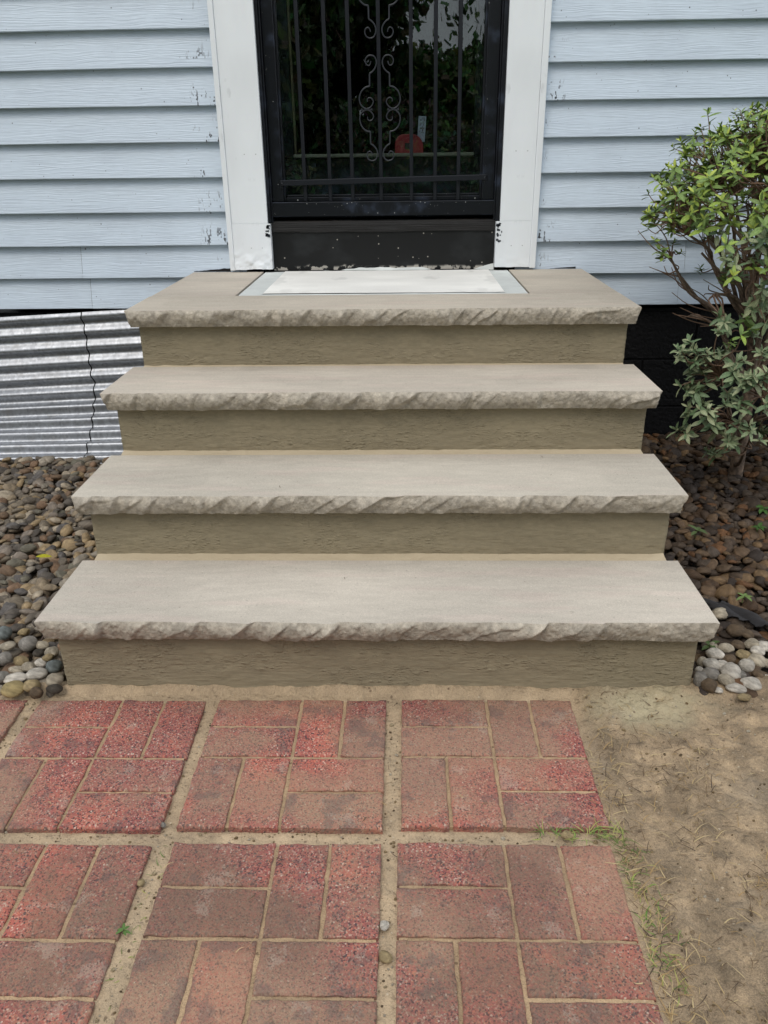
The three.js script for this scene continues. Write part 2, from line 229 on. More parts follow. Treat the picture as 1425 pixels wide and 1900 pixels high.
  // slab corners read off the photograph (metres): [x0, x1, z0, z1]
  const slabs = [
    [0.062, 0.452, -0.008, 0.376], [-0.364, 0.026, -0.004, 0.383], [-0.784, -0.394, 0.0, 0.389], [-1.206, -0.818, 0.0, 0.389],
    [0.055, 0.447, 0.412, 0.802], [-0.360, 0.026, 0.416, 0.806], [-0.792, -0.400, 0.422, 0.812], [-1.216, -0.826, 0.42, 0.81],
    [0.056, 0.446, 0.838, 1.228], [-0.362, 0.026, 0.84, 1.23], [-0.795, -0.403, 0.842, 1.232], [-1.22, -0.83, 0.84, 1.23]];
  slabs.forEach(([x0, x1, z0, z1], k) => {
    const g = group('paving_slab', path), row = Math.floor(k / 4), lift = [0.003, -0.0005, 0][row] + r() * 0.0025, tl = [(r() - 0.5) * 0.006, row === 0 ? 0.008 : (r() - 0.5) * 0.006];
    mesh('slab_bed', box(x0 + 0.004, x1 - 0.004, -0.035, lift - 0.0055, z0 + 0.004, z1 - 0.004), bedMat, g);
    const xm = (x0 + x1) / 2, zm = (z0 + z1) / 2, q = 0.0035;
    const put = (a, b, c, d) => mesh('brick', brick(a, b, c, d, lift + tl[0] * (a - xm) + tl[1] * (c - zm) + (r() - 0.5) * 0.0012, tl), tints[Math.floor(r() * 5)], g);
    for (const [qx0, qx1, qz0, qz1, flat] of [[x0, xm - q, z0, zm - q, 1], [xm + q, x1, z0, zm - q, 0], [x0, xm - q, zm + q, z1, 0], [xm + q, x1, zm + q, z1, 1]]) {
      if (flat) { const m = (qz0 + qz1) / 2 + (r() - 0.5) * 0.004; put(qx0, qx1, qz0, m - q); put(qx0, qx1, m + q, qz1); } else { const m = (qx0 + qx1) / 2 + (r() - 0.5) * 0.004; put(qx0, m - q, qz0, qz1); put(m + q, qx1, qz0, qz1); }
    }
  });
  // mortar feathered over the back edge of the slabs along the bottom riser
  mesh('mortar_bead', sheet(260, 16, (s, t) => { const x = -0.80 + s * 1.55, w = 0.040 + 0.016 * fbm(x * 8, 2, 4, 171) + 0.014 * smooth(0.1, 0.5, noise2(x * 3, 4, 172)); const z = -0.045 + (1 - t) * w; return [x, -0.006 + 0.022 * smooth(0, 0.9, t) * (1 + 0.5 * fbm(x * 12, 6, 3, 173)) + fbm(x * 60, z * 60, 3, 174) * 0.004, z, x + 1.3, z + 0.12]; }), M.soil, path);
}

// ---------------------------------------------------------------- front steps
const NOSE = [0, -0.2931, -0.5857, -0.8672], TOP = [0.214, 0.394, 0.574, 0.746], BACK = -1.716, HW = 0.762, TH = 0.05, SET = 0.04, BW = 0.738;
const steps = tag(group('front_steps'), 'four sandstone steps with rock-faced edges and tan stucco risers below the door', 'steps');
{
  function rockFace(z0, top, seed) {
    const nx = 460, ny = 14, H = TH;
    const warp = x => x + 0.075 * noise2(x * 5, seed, 1) + 0.022 * noise2(x * 14, seed, 2);
    const depth = (x, v) => {                                    // how far the face stands out, metres
      const s = (warp(x) + (0.75 + 0.9 * noise2(x * 4, seed, 6)) * v * H) / 0.15 + seed * 0.37, f = s - Math.floor(s), id = hash2(Math.floor(s), seed, 9);
      const scallop = (f < 0.9 ? Math.pow(f / 0.9, 1.4) : 1 - (f - 0.9) / 0.1) * (id < 0.25 ? 0.12 : 0.35 + 0.65 * id) * (0.3 + 0.7 * Math.sin(Math.PI * clamp(v * 0.9 + 0.12)));
      const belly = Math.sin(Math.PI * Math.pow(clamp(v), 0.8)) * 0.006 - 0.006 * v;
      const s2 = (warp(x * 1.07 + 3) + (1.1 + 1.3 * noise2(x * 7, seed + 5, 8)) * v * H) / 0.06 + seed * 0.71, f2 = s2 - Math.floor(s2), id2 = hash2(Math.floor(s2), seed, 19), sc2 = (f2 < 0.85 ? f2 / 0.85 : (1 - f2) / 0.15) * (id2 > 0.35 ? id2 : 0);
      return belly + scallop * 0.019 + sc2 * 0.008 * Math.min(1, v * 5) + fbm(x * 26 - v * 1.4, v * 1.5 + seed, 2, 201) * 0.004 * Math.min(1, v * 6) + fbm(x * 190, v * 10 + seed, 3, 202) * 0.0022 * Math.min(1, 0.35 + v * 4) - 0.006;
    };
    return sheet(nx, ny, (s, t) => {
      const v = 1 - t, e = Math.abs(s - 0.5) * 2, end = smooth(0.985, 1, e), x = (s - 0.5) * 2 * (HW - end * v * 0.014 - (end ? 0.0015 * (1 + noise2(v * 9, s * 3, seed)) : 0));
      return [x, top - v * H + (v === 0 ? -0.0006 : 0), z0 + depth((s - 0.5) * 2 * HW, v) * (1 - 0.6 * end) - end * 0.006 * v, x + seed * 0.31, v * H];
    });
  }
  function treadBody(z0, z1, top, seed) {                         // top, underside, ends and back of one tread; its front edge follows the rock face's first row
    const face = rockFace(z0, top, seed), p = face.attributes.position, W = 461, ny = 14;
    const topEdge = [], botEdge = []; for (let i = 0; i < W; i++) { topEdge.push(V().fromBufferAttribute(p, ny * W + i)); botEdge.push(V().fromBufferAttribute(p, i)); }
    const pos = [], uv = [], idx = [];
    const strip = (A, B, f, n = 1) => { const k = pos.length / 3; for (let j = 0; j <= n; j++) for (let i = 0; i < A.length; i++) { const q = A[i].clone().lerp(B[i], j / n); pos.push(q.x, q.y, q.z); uv.push(...f(q)); } for (let j = 0; j < n; j++) for (let i = 0; i < A.length - 1; i++) { const a = k + j * A.length + i, b = a + A.length; idx.push(a, a + 1, b + 1, a, b + 1, b); } };
    const flat = q => [q.x + seed * 0.63, -q.z + seed * 0.21];
    strip(topEdge, topEdge.map(q => V(q.x, top - 0.0006, z1)), flat);
    strip(botEdge.map(q => V(q.x, q.y, z1)), botEdge, flat);
    const g = new THREE.BufferGeometry(); g.setAttribute('position', new THREE.Float32BufferAttribute(pos, 3)); g.setAttribute('uv', new THREE.Float32BufferAttribute(uv, 2)); g.setIndex(idx); g.computeVertexNormals();
    const ends = []; for (const s of [0, W - 1]) { const out = s ? 1 : -1; const e = sheet(24, 8, (a, b) => { const i = Math.round((1 - b) * 0) * 0; const row = Math.round(b * ny); const f = V().fromBufferAttribute(p, row * W + s); const z = lerp(f.z, z1, a), x = f.x + (a > 0.03 && b > 0 && b < 1 ? out * 0.0015 * fbm(z * 40, b * 3 + s, 3, 203) : 0); return [x, f.y, z, z, f.y]; }); if (s) { const q = e.index.array; } else { const ix = e.index; for (let k = 0; k < ix.count; k += 3) { const a = ix.getX(k + 1); ix.setX(k + 1, ix.getX(k + 2)); ix.setX(k + 2, a); } e.computeVertexNormals(); } ends.push(e); }
    const backFace = box(-HW + 0.003, HW - 0.003, top - TH + 0.001, top - 0.001, z1 - 0.0005, z1);
    return { face: merge([face]), body: merge([g, backFace]), ends: merge(ends) };
  }
  const tinted = (a, b, c) => { const m = M.stone.clone(); m.color.setRGB(a, b, c); return m; }, stoneB = tinted(0.97, 0.975, 0.965), stoneC = tinted(0.96, 0.945, 0.93), stoneD = tinted(0.93, 0.915, 0.89);
  for (let k = 0; k < 4; k++) {
    const y0 = k ? TOP[k - 1] - TH : -0.06, y1 = TOP[k] - TH, zf = NOSE[k] - SET;
    // stuccoed riser block: brushed front with lumps, plain sides
    const front = sheet(300, 30, (s, t) => { const x = (s - 0.5) * 2 * BW, y = lerp(y0, y1, t), e = smooth(0.994, 1, Math.abs(s - 0.5) * 2); const d = fbm(x * 14, y * 40, 4, 211 + k) * 0.0016 + fbm(x * 60, y * 190, 3, 215 + k) * 0.0011 - e * 0.004; return [x + e * Math.sign(x) * (-0.002 + 0.002 * noise2(y * 90, x, 5)), y, zf + d, x + k * 0.3, y]; });
    const riser = mesh('riser', merge([front, box(-BW + 0.002, BW - 0.002, y0, y1 - 0.0005, BACK, zf - 0.003)]), M.stucco, steps);
    if (k < 3) {
      const { face, body, ends } = treadBody(NOSE[k], NOSE[k] - 0.298, TOP[k], k + 1);
      const tread = mesh('tread', body, [M.stone, stoneB, stoneC][k], steps); mesh('rock_face_edge', merge([face, ends]), M.rock, tread);
      // mortar packed between the back of the tread and the next riser
      mesh('mortar_joint', sheet(220, 6, (s, t) => { const x = (s - 0.5) * 2 * (BW - 0.004), z = NOSE[k] - 0.2985 - t * 0.039; return [x, TOP[k] - 0.0035 + 0.006 * t * t + fbm(x * 30, z * 60, 3, 221 + k) * 0.0022, z, x, z]; }), M.mortar, steps);
      mesh('mortar_bed', box(-BW + 0.004, BW - 0.004, TOP[k] - TH, TOP[k] - 0.009, NOSE[k + 1] - SET + 0.004, NOSE[k] - 0.2992), M.mortar, steps);
    }
  }
  // landing: a rock-faced front slab, two side slabs, and a cement infill in front of the door
  const zL = -1.132;
  const { face, body, ends } = treadBody(NOSE[3], zL, TOP[3], 4); const ls = mesh('landing_slab', body, stoneD, steps); mesh('rock_face_edge', merge([face, ends]), M.rock, ls);
  for (const s of [-1, 1]) { const a = s < 0 ? -HW + 0.003 : 0.476, b = s < 0 ? -0.482 : HW - 0.003; const g = bevelBox(a, b, TOP[3] - TH, TOP[3] - 0.0008, BACK, zL - 0.0012, 0.0012); mesh('landing_slab', g, s < 0 ? stoneC : stoneD, steps); }
  const cem = mesh('cement_infill', sheet(120, 60, (s, t) => { const x = lerp(-0.397, 0.397, s), z = lerp(-1.168, BACK, t); return [x, TOP[3] - 0.0005 + fbm(x * 6, z * 6, 3, 231) * 0.001, z, x, z]; }), M.cement, steps);
  const bor = []; for (const [a, b, c, d] of [[-0.474, -0.3975, zL - 0.004, BACK], [0.3975, 0.470, zL - 0.004, BACK], [-0.397, 0.397, zL - 0.004, -1.1675]]) bor.push(sheet(40, 40, (s, t) => { const x = lerp(a, b, s), z = lerp(c, d, t); return [x, TOP[3] - 0.0026 + fbm(x * 20, z * 20, 3, 232) * 0.0008, z, x, z]; }));
  bor.push(box(-0.474, 0.470, TOP[3] - TH, TOP[3] - 0.006, BACK, zL - 0.003));
  mesh('cement_border', merge(bor), M.cementGrey, steps);
}

// ---------------------------------------------------------------- house front
const WALL = -1.7217;
const house = tag(group('house'), 'pale blue clapboard house front with white door casing', 'house');
{
  const XL = -3.8, XR = 3.8, H = 3.05, EXPO = 0.1208, Y0 = 0.604;
  mesh('wall', merge([box(XL, -0.47, 0.61, H, WALL - 0.2, WALL - 0.04), box(0.445, XR, 0.61, H, WALL - 0.2, WALL - 0.04), box(-0.47, 0.445, 2.82, H, WALL - 0.2, WALL - 0.04)]), M.dark, house);
  const mL = mat(0xffffff, 0.5, { map: sidingMap(301, x => smooth(0.87, 0.93, x)), bumpMap: T.grain, bumpScale: 0.0011 }), mR = mat(0xffffff, 0.5, { map: sidingMap(331, x => smooth(0.13, 0.06, x)), bumpMap: T.grain, bumpScale: 0.0011 });
  function board(xa, xb, c, m, u0, proud, flip) {
    const b = Y0 + c * EXPO + (c === 0 ? 0.001 : 0), n = Math.max(4, Math.round((xb - xa) / 0.06)), sd = c * 7 + (flip ? 3 : 0);
    // profile from the hidden lip under the butt, round the butt edge, up the face to under the next course: [dy, dz]
    const prof = [[0.006, -0.034], [0.0012, -0.03], [0, -0.003], [0.0008, -0.0008], [0.003, 0], [0.04, -0.0072], [0.085, -0.0175], [EXPO + 0.012, -0.0285]];
    const g = sheet(n, prof.length - 1, (s, t) => { const k = Math.round(t * (prof.length - 1)), x = lerp(xa, xb, s), wv = fbm(x * 2.1, sd, 2, 241) * 0.0026, wy = fbm(x * 1.3, sd + 4, 2, 242) * 0.0022 + (flip ? 0 : 0.0045 * smooth(-0.6, -2, x) * (c > 5 ? -(c - 5) * 0.45 : 0)); return [x, b + prof[k][0] + wy, WALL + prof[k][1] + wv * Math.min(1, k / 4) + proud, x - u0, c * EXPO + Math.max(0, prof[k][0] - 0.002)]; });
    return mesh('siding_board', merge([g]), m, house);
  }
  const nC = 20;
  for (let c = 0; c < nC; c++) {
    const jl = c === 0 ? -1.184 : c === 1 ? -1.203 : c % 3 === 0 ? -2.9 : -2.3 - (c % 4) * 0.2, jr = c === 0 ? 1.145 : c === 1 ? 1.155 : 2.4 + (c % 3) * 0.4, dl = c > 1 ? -0.607 : -0.55, dr = c > 1 ? 0.573 : 0.5;
    board(XL, jl - (c < 2 ? 0.0022 : -0.012), c, mL, -1.6, -0.002, false); board(jl, c === 0 ? -0.55 : dl, c, mL, -1.6, 0.0016, false);
    board(dr, jr, c, mR, 0.54, 0.0016, true); board(jr + (c < 2 ? 0.0018 : -0.012), XR, c, mR, 0.54, -0.002, true);
  }
  // casing: white capped boards with a J-channel against the siding
  for (const s of [-1, 1]) {
    const xo = s < 0 ? -0.590 : 0.552, xi = s < 0 ? -0.452 : 0.432, xl = s < 0 ? -0.4435 : 0.4185, zf = -1.703;
    const casing = group('door_casing', house);
    mesh('casing_board', bevelBox(Math.min(xo, xi), Math.max(xo, xi), 0.9232, 2.8, -1.775, zf, 0.0008), M.white, casing);
    // lower cap, dented near its foot
    const lo = sheet(30, 40, (u, v) => { const x = lerp(Math.min(xo, xl), Math.max(xo, xl), u), y = lerp(0.7555, 0.9238, v), foot = smooth(0.09, 0, y - 0.7555); const d = s < 0 ? foot * (fbm(x * 30 + 4, y * 34, 3, 251) * 0.012 + 0.002) : foot * fbm(x * 20, y * 30, 2, 252) * 0.0035; return [x, y + (v === 0 ? fbm(x * 40, 3, 2, 253) * 0.004 * (s < 0 ? 1 : 0.4) : 0), zf + 0.0012 + d, x, y]; });
    const side = sheet(4, 20, (u, v) => { const y = lerp(0.7555, 0.9225, v), z = lerp(zf + 0.001, -1.76, u); return [xl, y, z, z, y]; }); if (s > 0) { const ix = side.index; for (let k = 0; k < ix.count; k += 3) { const a = ix.getX(k + 1); ix.setX(k + 1, ix.getX(k + 2)); ix.setX(k + 2, a); } side.computeVertexNormals(); }
    mesh('lower_cap', merge([lo, side]), M.white, casing);
    const ja = s < 0 ? -0.609 : 0.5526, jb = s < 0 ? -0.5906 : 0.575; mesh('trim_channel', bevelBox(ja, jb, 0.752, 2.82, -1.76, -1.697, 0.0016), M.white, casing);
    // paint chips at the seam of the cap
    const chips = []; const r = rng(s < 0 ? 41 : 43); for (let k = 0; k < 14; k++) { const y = 0.917 - r() * r() * 0.075, w = 0.002 + r() * 0.007, h = 0.002 + r() * 0.006, x = xl - s * -1 * 0 + (s < 0 ? -1 : 1) * (0.004 + r() * r() * 0.022), n = 7, sh = new THREE.Shape(); for (let i = 0; i < n; i++) { const a = i / n * 6.283, q = 0.5 + r() * 0.6; if (i) sh.lineTo(Math.cos(a) * w * q, Math.sin(a) * h * q); else sh.moveTo(Math.cos(a) * w * q, Math.sin(a) * h * q); } const g = new THREE.ShapeGeometry(sh); g.translate(x, y, zf + 0.0026); chips.push(g); }
    const ch = mesh('paint_chip', merge(chips), M.blackClean, casing); stuff(ch);
  }
  mesh('head_casing', bevelBox(-0.609, 0.575, 2.8, 2.93, -1.775, -1.700, 0.002), M.white, house);
  // foundation: black-painted block wall
  const fnd = group('foundation_wall', house); const bl = 0.4, bh = 0.2;
  for (let row = 0; row < 3; row++) for (let k = -10; k < 10; k++) { const x0 = k * bl + (row % 2) * bl / 2 + 0.05, y0 = -0.02 + row * bh - 0.003; if (x0 > 3.5 || x0 + bl < -3.5 || (x0 > -0.7 && x0 + bl < 0.7)) continue; mesh('block', bevelBox(x0 + 0.003, x0 + bl - 0.003, y0 + 0.003, y0 + bh - 0.003, WALL - 0.2, WALL - 0.035 - hash2(k, row, 3) * 0.002, 0.003), M.foundation, fnd); }
  mesh('mortar', box(-3.6, 3.6, -0.06, 0.585, WALL - 0.19, WALL - 0.042), M.foundation, fnd);
  // dark ragged gaps where the cut siding meets the landing
  const gapL = sheet(40, 3, (s, t) => { const x = lerp(-0.758, -0.612, s); return [x, 0.7462 + t * (0.002 + 0.011 * s + 0.003 * fbm(x * 80, 2, 2, 261)), WALL + 0.0035 + 0.001 * t, x, t]; }), gapR = sheet(30, 3, (s, t) => { const x = lerp(0.635, 0.735, s); return [x, 0.7462 + t * (0.001 + 0.006 * s), WALL + 0.0035, x, t]; });
  mesh('sealant_gap', gapL, M.dark, house); mesh('sealant_gap', gapR, M.dark, house);
  // dark room behind the door, closed on all sides
  mesh('interior_wall', merge([box(-1.6, 1.6, 0.6, 2.9, -4.3, -4.2), box(-1.6, -1.5, 0.6, 2.9, -4.2, WALL - 0.2), box(1.5, 1.6, 0.6, 2.9, -4.2, WALL - 0.2), box(-1.6, 1.6, 2.9, 3.0, -4.3, WALL - 0.2), box(-1.6, 1.6, 0.5, 0.6, -4.3, WALL - 0.2)]), mat(S(70, 68, 66), 0.9), house);
  mesh('roof', merge([box(XL - 0.2, XR + 0.2, H, H + 0.12, -5, WALL + 0.05)]), mat(S(90, 90, 92), 0.9), house);

  // ---------------- door: jambs, sill, kick panel, inner door, iron security door
  const jambs = group('door_frame', house);
  for (const s of [-1, 1]) { const a = s < 0 ? -0.4515 : 0.4165, b = s < 0 ? -0.4415 : 0.4315; mesh('jamb', merge([bevelBox(a, b, 0.925, 2.78, -1.79, -1.718, 0.001), bevelBox(s < 0 ? -0.4412 : 0.4105, s < 0 ? -0.4352 : 0.4162, 0.925, 2.78, -1.79, -1.735, 0.001)]), M.blackClean, jambs); }
  mesh('head_jamb', bevelBox(-0.4515, 0.4315, 2.7805, 2.799, -1.79, -1.718, 0.001), M.blackClean, jambs);
  const woodTex = texture(1024, 128, (i, j) => { const x = i / 1024, y = j / 128 * 0.06; const g = fbm(x * 4, y * 700, 4, 271), worn = smooth(0.18, 0.4, fbm(x * 14, y * 60, 4, 272)) * smooth(0.55, 0.95, j / 128); const v = 0.085 + g * 0.05; return mixc([v, v * 0.95, v * 0.9], [0.5, 0.42, 0.34], worn * 0.8); }, { srgb: true, size: [1, 0.06] });
  const woodBump = texture(1024, 128, (i, j) => 0.5 + fbm(i / 1024 * 5, j / 128 * 40, 4, 273) * 0.8, { size: [1, 0.06] });
  mesh('threshold', sheet(120, 10, (s, t) => { const x = lerp(-0.4425, 0.4175, s), y = lerp(0.888, 0.9265, clamp(t / 0.75)), back = t > 0.75 ? (t - 0.75) / 0.25 : 0; return [x, y + back * 0.003 + fbm(x * 20, t * 3, 3, 274) * 0.0016, -1.729 - 0.004 * smooth(0.5, 0.75, t) - back * 0.05 + fbm(x * 8, y * 300, 3, 275) * 0.002, x, t * 0.05]; }), mat(0xffffff, 0.75, { map: woodTex, bumpMap: woodBump, bumpScale: 0.004 }), jambs);
  const chipTex = texture(1024, 256, (i, j) => { const x = i / 1024 * 0.87, y = j / 256 * 0.145; const w = worley(x * 55, y * 55, 281), sp = w[2] > 0.95 && w[0] < 0.06 + 0.1 * hash2(Math.floor(w[2] * 1e6), 1) ? 0.85 : 0; const edge = smooth(0.012, 0.0, y - 0.007 - 0.03 * Math.max(0, fbm(x * 13, 3, 4, 282))), chip = edge * smooth(-0.1, 0.15, fbm(x * 45, y * 45, 4, 283)); const v = 0.085 + smooth(0, 0.6, fbm(x * 8, y * 12, 4, 284)) * 0.06 + (hash2(i, j, 285) - 0.5) * 0.015; return mixc([v * 0.94, v, v * 1.03], [0.72, 0.70, 0.66], Math.max(sp, chip * 0.95)); }, { srgb: true, size: [0.87, 0.145] });
  mesh('kick_panel', sheet(20, 6, (s, t) => { const x = lerp(-0.4425, 0.4175, s), y = lerp(0.747, 0.8875, t); return [x, y, -1.7345, x + 0.4425, y - 0.747]; }), mat(0xffffff, 0.42, { map: chipTex, specularIntensity: 0.6 }), jambs);
  mesh('threshold_backing', box(-0.4425, 0.4175, 0.735, 0.915, -1.80, -1.7355), M.dark, jambs);
  mesh('mortar_lump', sheet(90, 6, (s, t) => { const x = lerp(-0.43, 0.417, s), a = Math.max(0, fbm(x * 9, 5, 4, 291) + 0.12 + 0.5 * smooth(0.30, 0.38, x)); return [x, 0.7452 + t * 0.018 * a, -1.734 + (1 - t) * 0.018 * a + 0.0005, x, t * 0.05]; }), M.cementGrey, jambs);

  const inner = group('inner_door', house); const zi = -1.845;
  mesh('lower_panel', bevelBox(-0.43, 0.41, 0.93, 1.148, zi - 0.04, zi, 0.003), M.blackClean, inner);
  mesh('stile', bevelBox(-0.43, -0.353, 1.1485, 2.78, zi - 0.04, zi, 0.003), M.blackClean, inner); mesh('stile', bevelBox(0.335, 0.41, 1.1485, 2.78, zi - 0.04, zi, 0.003), M.blackClean, inner);
  const mold = mat(S(92, 90, 82), 0.6); mesh('glazing_bead', bevelBox(-0.352, 0.334, 1.150, 1.163, zi - 0.02, zi + 0.045, 0.003), mold, inner); mesh('glazing_bead', bevelBox(-0.352, -0.345, 1.1635, 2.7, zi - 0.02, zi + 0.004, 0.002), mat(S(84, 76, 60), 0.7), inner);
  mesh('pane', box(-0.3445, 0.3345, 1.164, 2.75, zi - 0.022, zi - 0.021), new THREE.MeshPhysicalMaterial({ color: 0x6d7570, roughness: 0.02, transmission: 1, thickness: 0, ior: 1.4 }), inner);

  const door = group('security_door', house); const zd = -1.752;
  const stile = (a, b) => merge([bevelBox(a, b, 0.9975, 2.775, zd - 0.035, zd, 0.002)]);
  mesh('stile', stile(-0.4345, -0.392), M.black, door); mesh('stile', stile(0.364, 0.4098), M.black, door);
  mesh('inner_bead', bevelBox(-0.3918, -0.384, 1.0, 2.775, zd - 0.035, zd - 0.012, 0.001), M.blackClean, door); mesh('inner_bead', bevelBox(0.356, 0.3638, 1.0, 2.775, zd - 0.035, zd - 0.012, 0.001), M.blackClean, door);
  mesh('bottom_rail', bevelBox(-0.438, 0.4135, 0.944, 0.9965, zd - 0.03, zd + 0.013, 0.0022), M.black, door);
  mesh('inner_bead', merge([bevelBox(-0.384, 0.356, 0.997, 1.012, zd - 0.035, zd - 0.016, 0.002), bevelBox(-0.384, 0.356, 1.0121, 1.021, zd - 0.035, zd - 0.024, 0.002)]), M.black, door);
  mesh('glass_pane', box(-0.384, 0.356, 1.0212, 2.77, zd - 0.032, zd - 0.030), M.glass, door);
  for (const x of [-0.309, -0.213, -0.127, -0.018, 0.0975, 0.187, 0.2745]) { const g = bevelBox(x - 0.0065, x + 0.0065, 0.9968, 2.76, zd - 0.018, zd - 0.006, 0.0015); g.translate(-x, -1, 0); g.rotateZ(0.008 * (x < -0.2 ? 0.6 : 1)); g.translate(x, 1, 0); mesh('bar', g, M.iron, door); }
  const rail = bevelBox(-0.402, 0.380, -0.0095, 0.0095, zd + 0.003, zd + 0.009, 0.0015); rail.rotateZ(0.0165); rail.translate(0, 1.0705, 0); mesh('cross_rail', rail, M.iron, door);
  for (const [x, y] of [[-0.398, 1.0565], [0.375, 1.0695]]) mesh('bracket', bevelBox(x - 0.007, x + 0.007, y - 0.012, y + 0.012, zd + 0.0002, zd + 0.0029, 0.001), M.iron, door);
  for (const [x, y] of [[-0.394, 1.062], [0.372, 1.075]]) { const g = new THREE.SphereGeometry(0.004, 10, 6); g.scale(1, 1, 0.5); g.translate(x, y, zd + 0.0092); mesh('rivet', g, M.iron, door); }
  // wrought scrolls either side of the middle bar
  const zp = [[405, 672], [398, 700], [380, 718], [354, 705], [343, 668], [362, 625], [400, 609], [440, 622], [465, 680], [452, 740], [420, 782], [388, 803]], zq = [[386, 940], [340, 952], [292, 1000], [270, 1080], [282, 1135], [312, 1170], [350, 1184], [395, 1165], [425, 1112], [412, 1078], [382, 1064], [358, 1082], [360, 1108]];
  const W2 = ([a, b]) => V(-0.053 + (a - 395) * 0.000328, 1.459 - (b - 690) * 0.0002965, 0), mid = 1.3105, cxm = -0.0195;
  function halfScroll(flipX, flipY, dy) { const f = p => V(flipX ? 2 * cxm - p.x : p.x, (flipY ? 2 * mid - p.y : p.y) + dy, zd - 0.004); const a = zp.map(W2).map(f), b = zq.map(W2).map(f); const straight = tube([a[a.length - 1], a[a.length - 1].clone().lerp(b[0], 0.5), b[0]], 0.0026, 0.0026, 8, 4); return [tube(a, 0.0018, 0.0026, 8, 60), straight, tube(b, 0.0026, 0.0018, 8, 70)]; }
  for (const dy of [0, 0.398, 0.796]) for (const fx of [false, true]) {
    const g = merge([...halfScroll(fx, false, dy), ...halfScroll(fx, true, dy)]); const sc = mesh('scroll', g, M.scroll, door);
    const xx = fx ? 2 * cxm + 0.068 : -0.068; const clip = merge([bevelBox(xx - 0.008, xx + 0.008, mid + dy - 0.004, mid + dy + 0.004, zd - 0.007, zd - 0.0005, 0.0012), ...[-1, 1].map(q => { const sh = new THREE.Shape(); sh.moveTo(q * 0.008, -0.003); sh.lineTo(q * 0.02, 0.0045); sh.lineTo(q * 0.022, -0.005); sh.lineTo(q * 0.008, -0.0015); const e = new THREE.ExtrudeGeometry(sh, { depth: 0.003, bevelEnabled: false }); e.translate(xx, mid + dy, zd - 0.005); return e; })]); mesh('scroll_clip', clip, M.scroll, sc);
  }
}
// things standing on the ledge between the two doors
{
  const a = onZ(734, 280, -1.812), b = onZ(784, 280, -1.812), w = b.x - a.x, s = new THREE.Shape(), y0 = 1.1635, h = 0.062; s.moveTo(-w / 2, 0); s.lineTo(-w / 2, h * 0.45); s.quadraticCurveTo(-w / 2 + 0.004, h, -w * 0.15, h); s.lineTo(w * 0.12, h); s.quadraticCurveTo(w / 2 - 0.002, h * 0.9, w / 2, h * 0.3); s.lineTo(w / 2, 0);
  const red = group('red_case'); red.position.set((a.x + b.x) / 2, y0, -1.824); tag(red, 'small rounded red case with dark square patch behind the door glass', 'case');
  mesh('shell', new THREE.ExtrudeGeometry(s, { depth: 0.018, bevelEnabled: true, bevelSize: 0.0025, bevelThickness: 0.0025, bevelSegments: 2 }), mat(S(112, 10, 24), 0.55), red); mesh('square_patch', bevelBox(-0.016, 0.004, 0.012, 0.034, 0.0206, 0.0225, 0.0008), M.dark, red);
  const p0 = onZ(777, 260, -1.82); const cv = texture(64, 128, (i, j) => { const y = j / 128, x = i / 64; const ink = y > 0.35 && y < 0.95 && x > 0.2 && x < 0.8 && hash2(i >> 2, j >> 3, 411) > 0.55 ? 0.8 : 0; return mixc([0.52, 0.54, 0.62], [0.2, 0.1, 0.12], ink); }, { srgb: true });
  const pk = bevelBox(-0.0145, 0.0145, 0, 0.088, -0.004, 0.004, 0.001); { const p = pk.attributes.position, uv = pk.attributes.uv; for (let i = 0; i < p.count; i++) uv.setXY(i, (p.getX(i) + 0.0145) / 0.029, p.getY(i) / 0.088); }
  const pack = mesh('hanging_packet', pk, mat(0xffffff, 0.6, { map: cv })); pack.position.set(p0.x + 0.008, p0.y - 0.006, -1.838); pack.rotation.z = -0.07; tag(pack, 'slim white printed packet hung on the inner pane above the red case', 'packet');
}

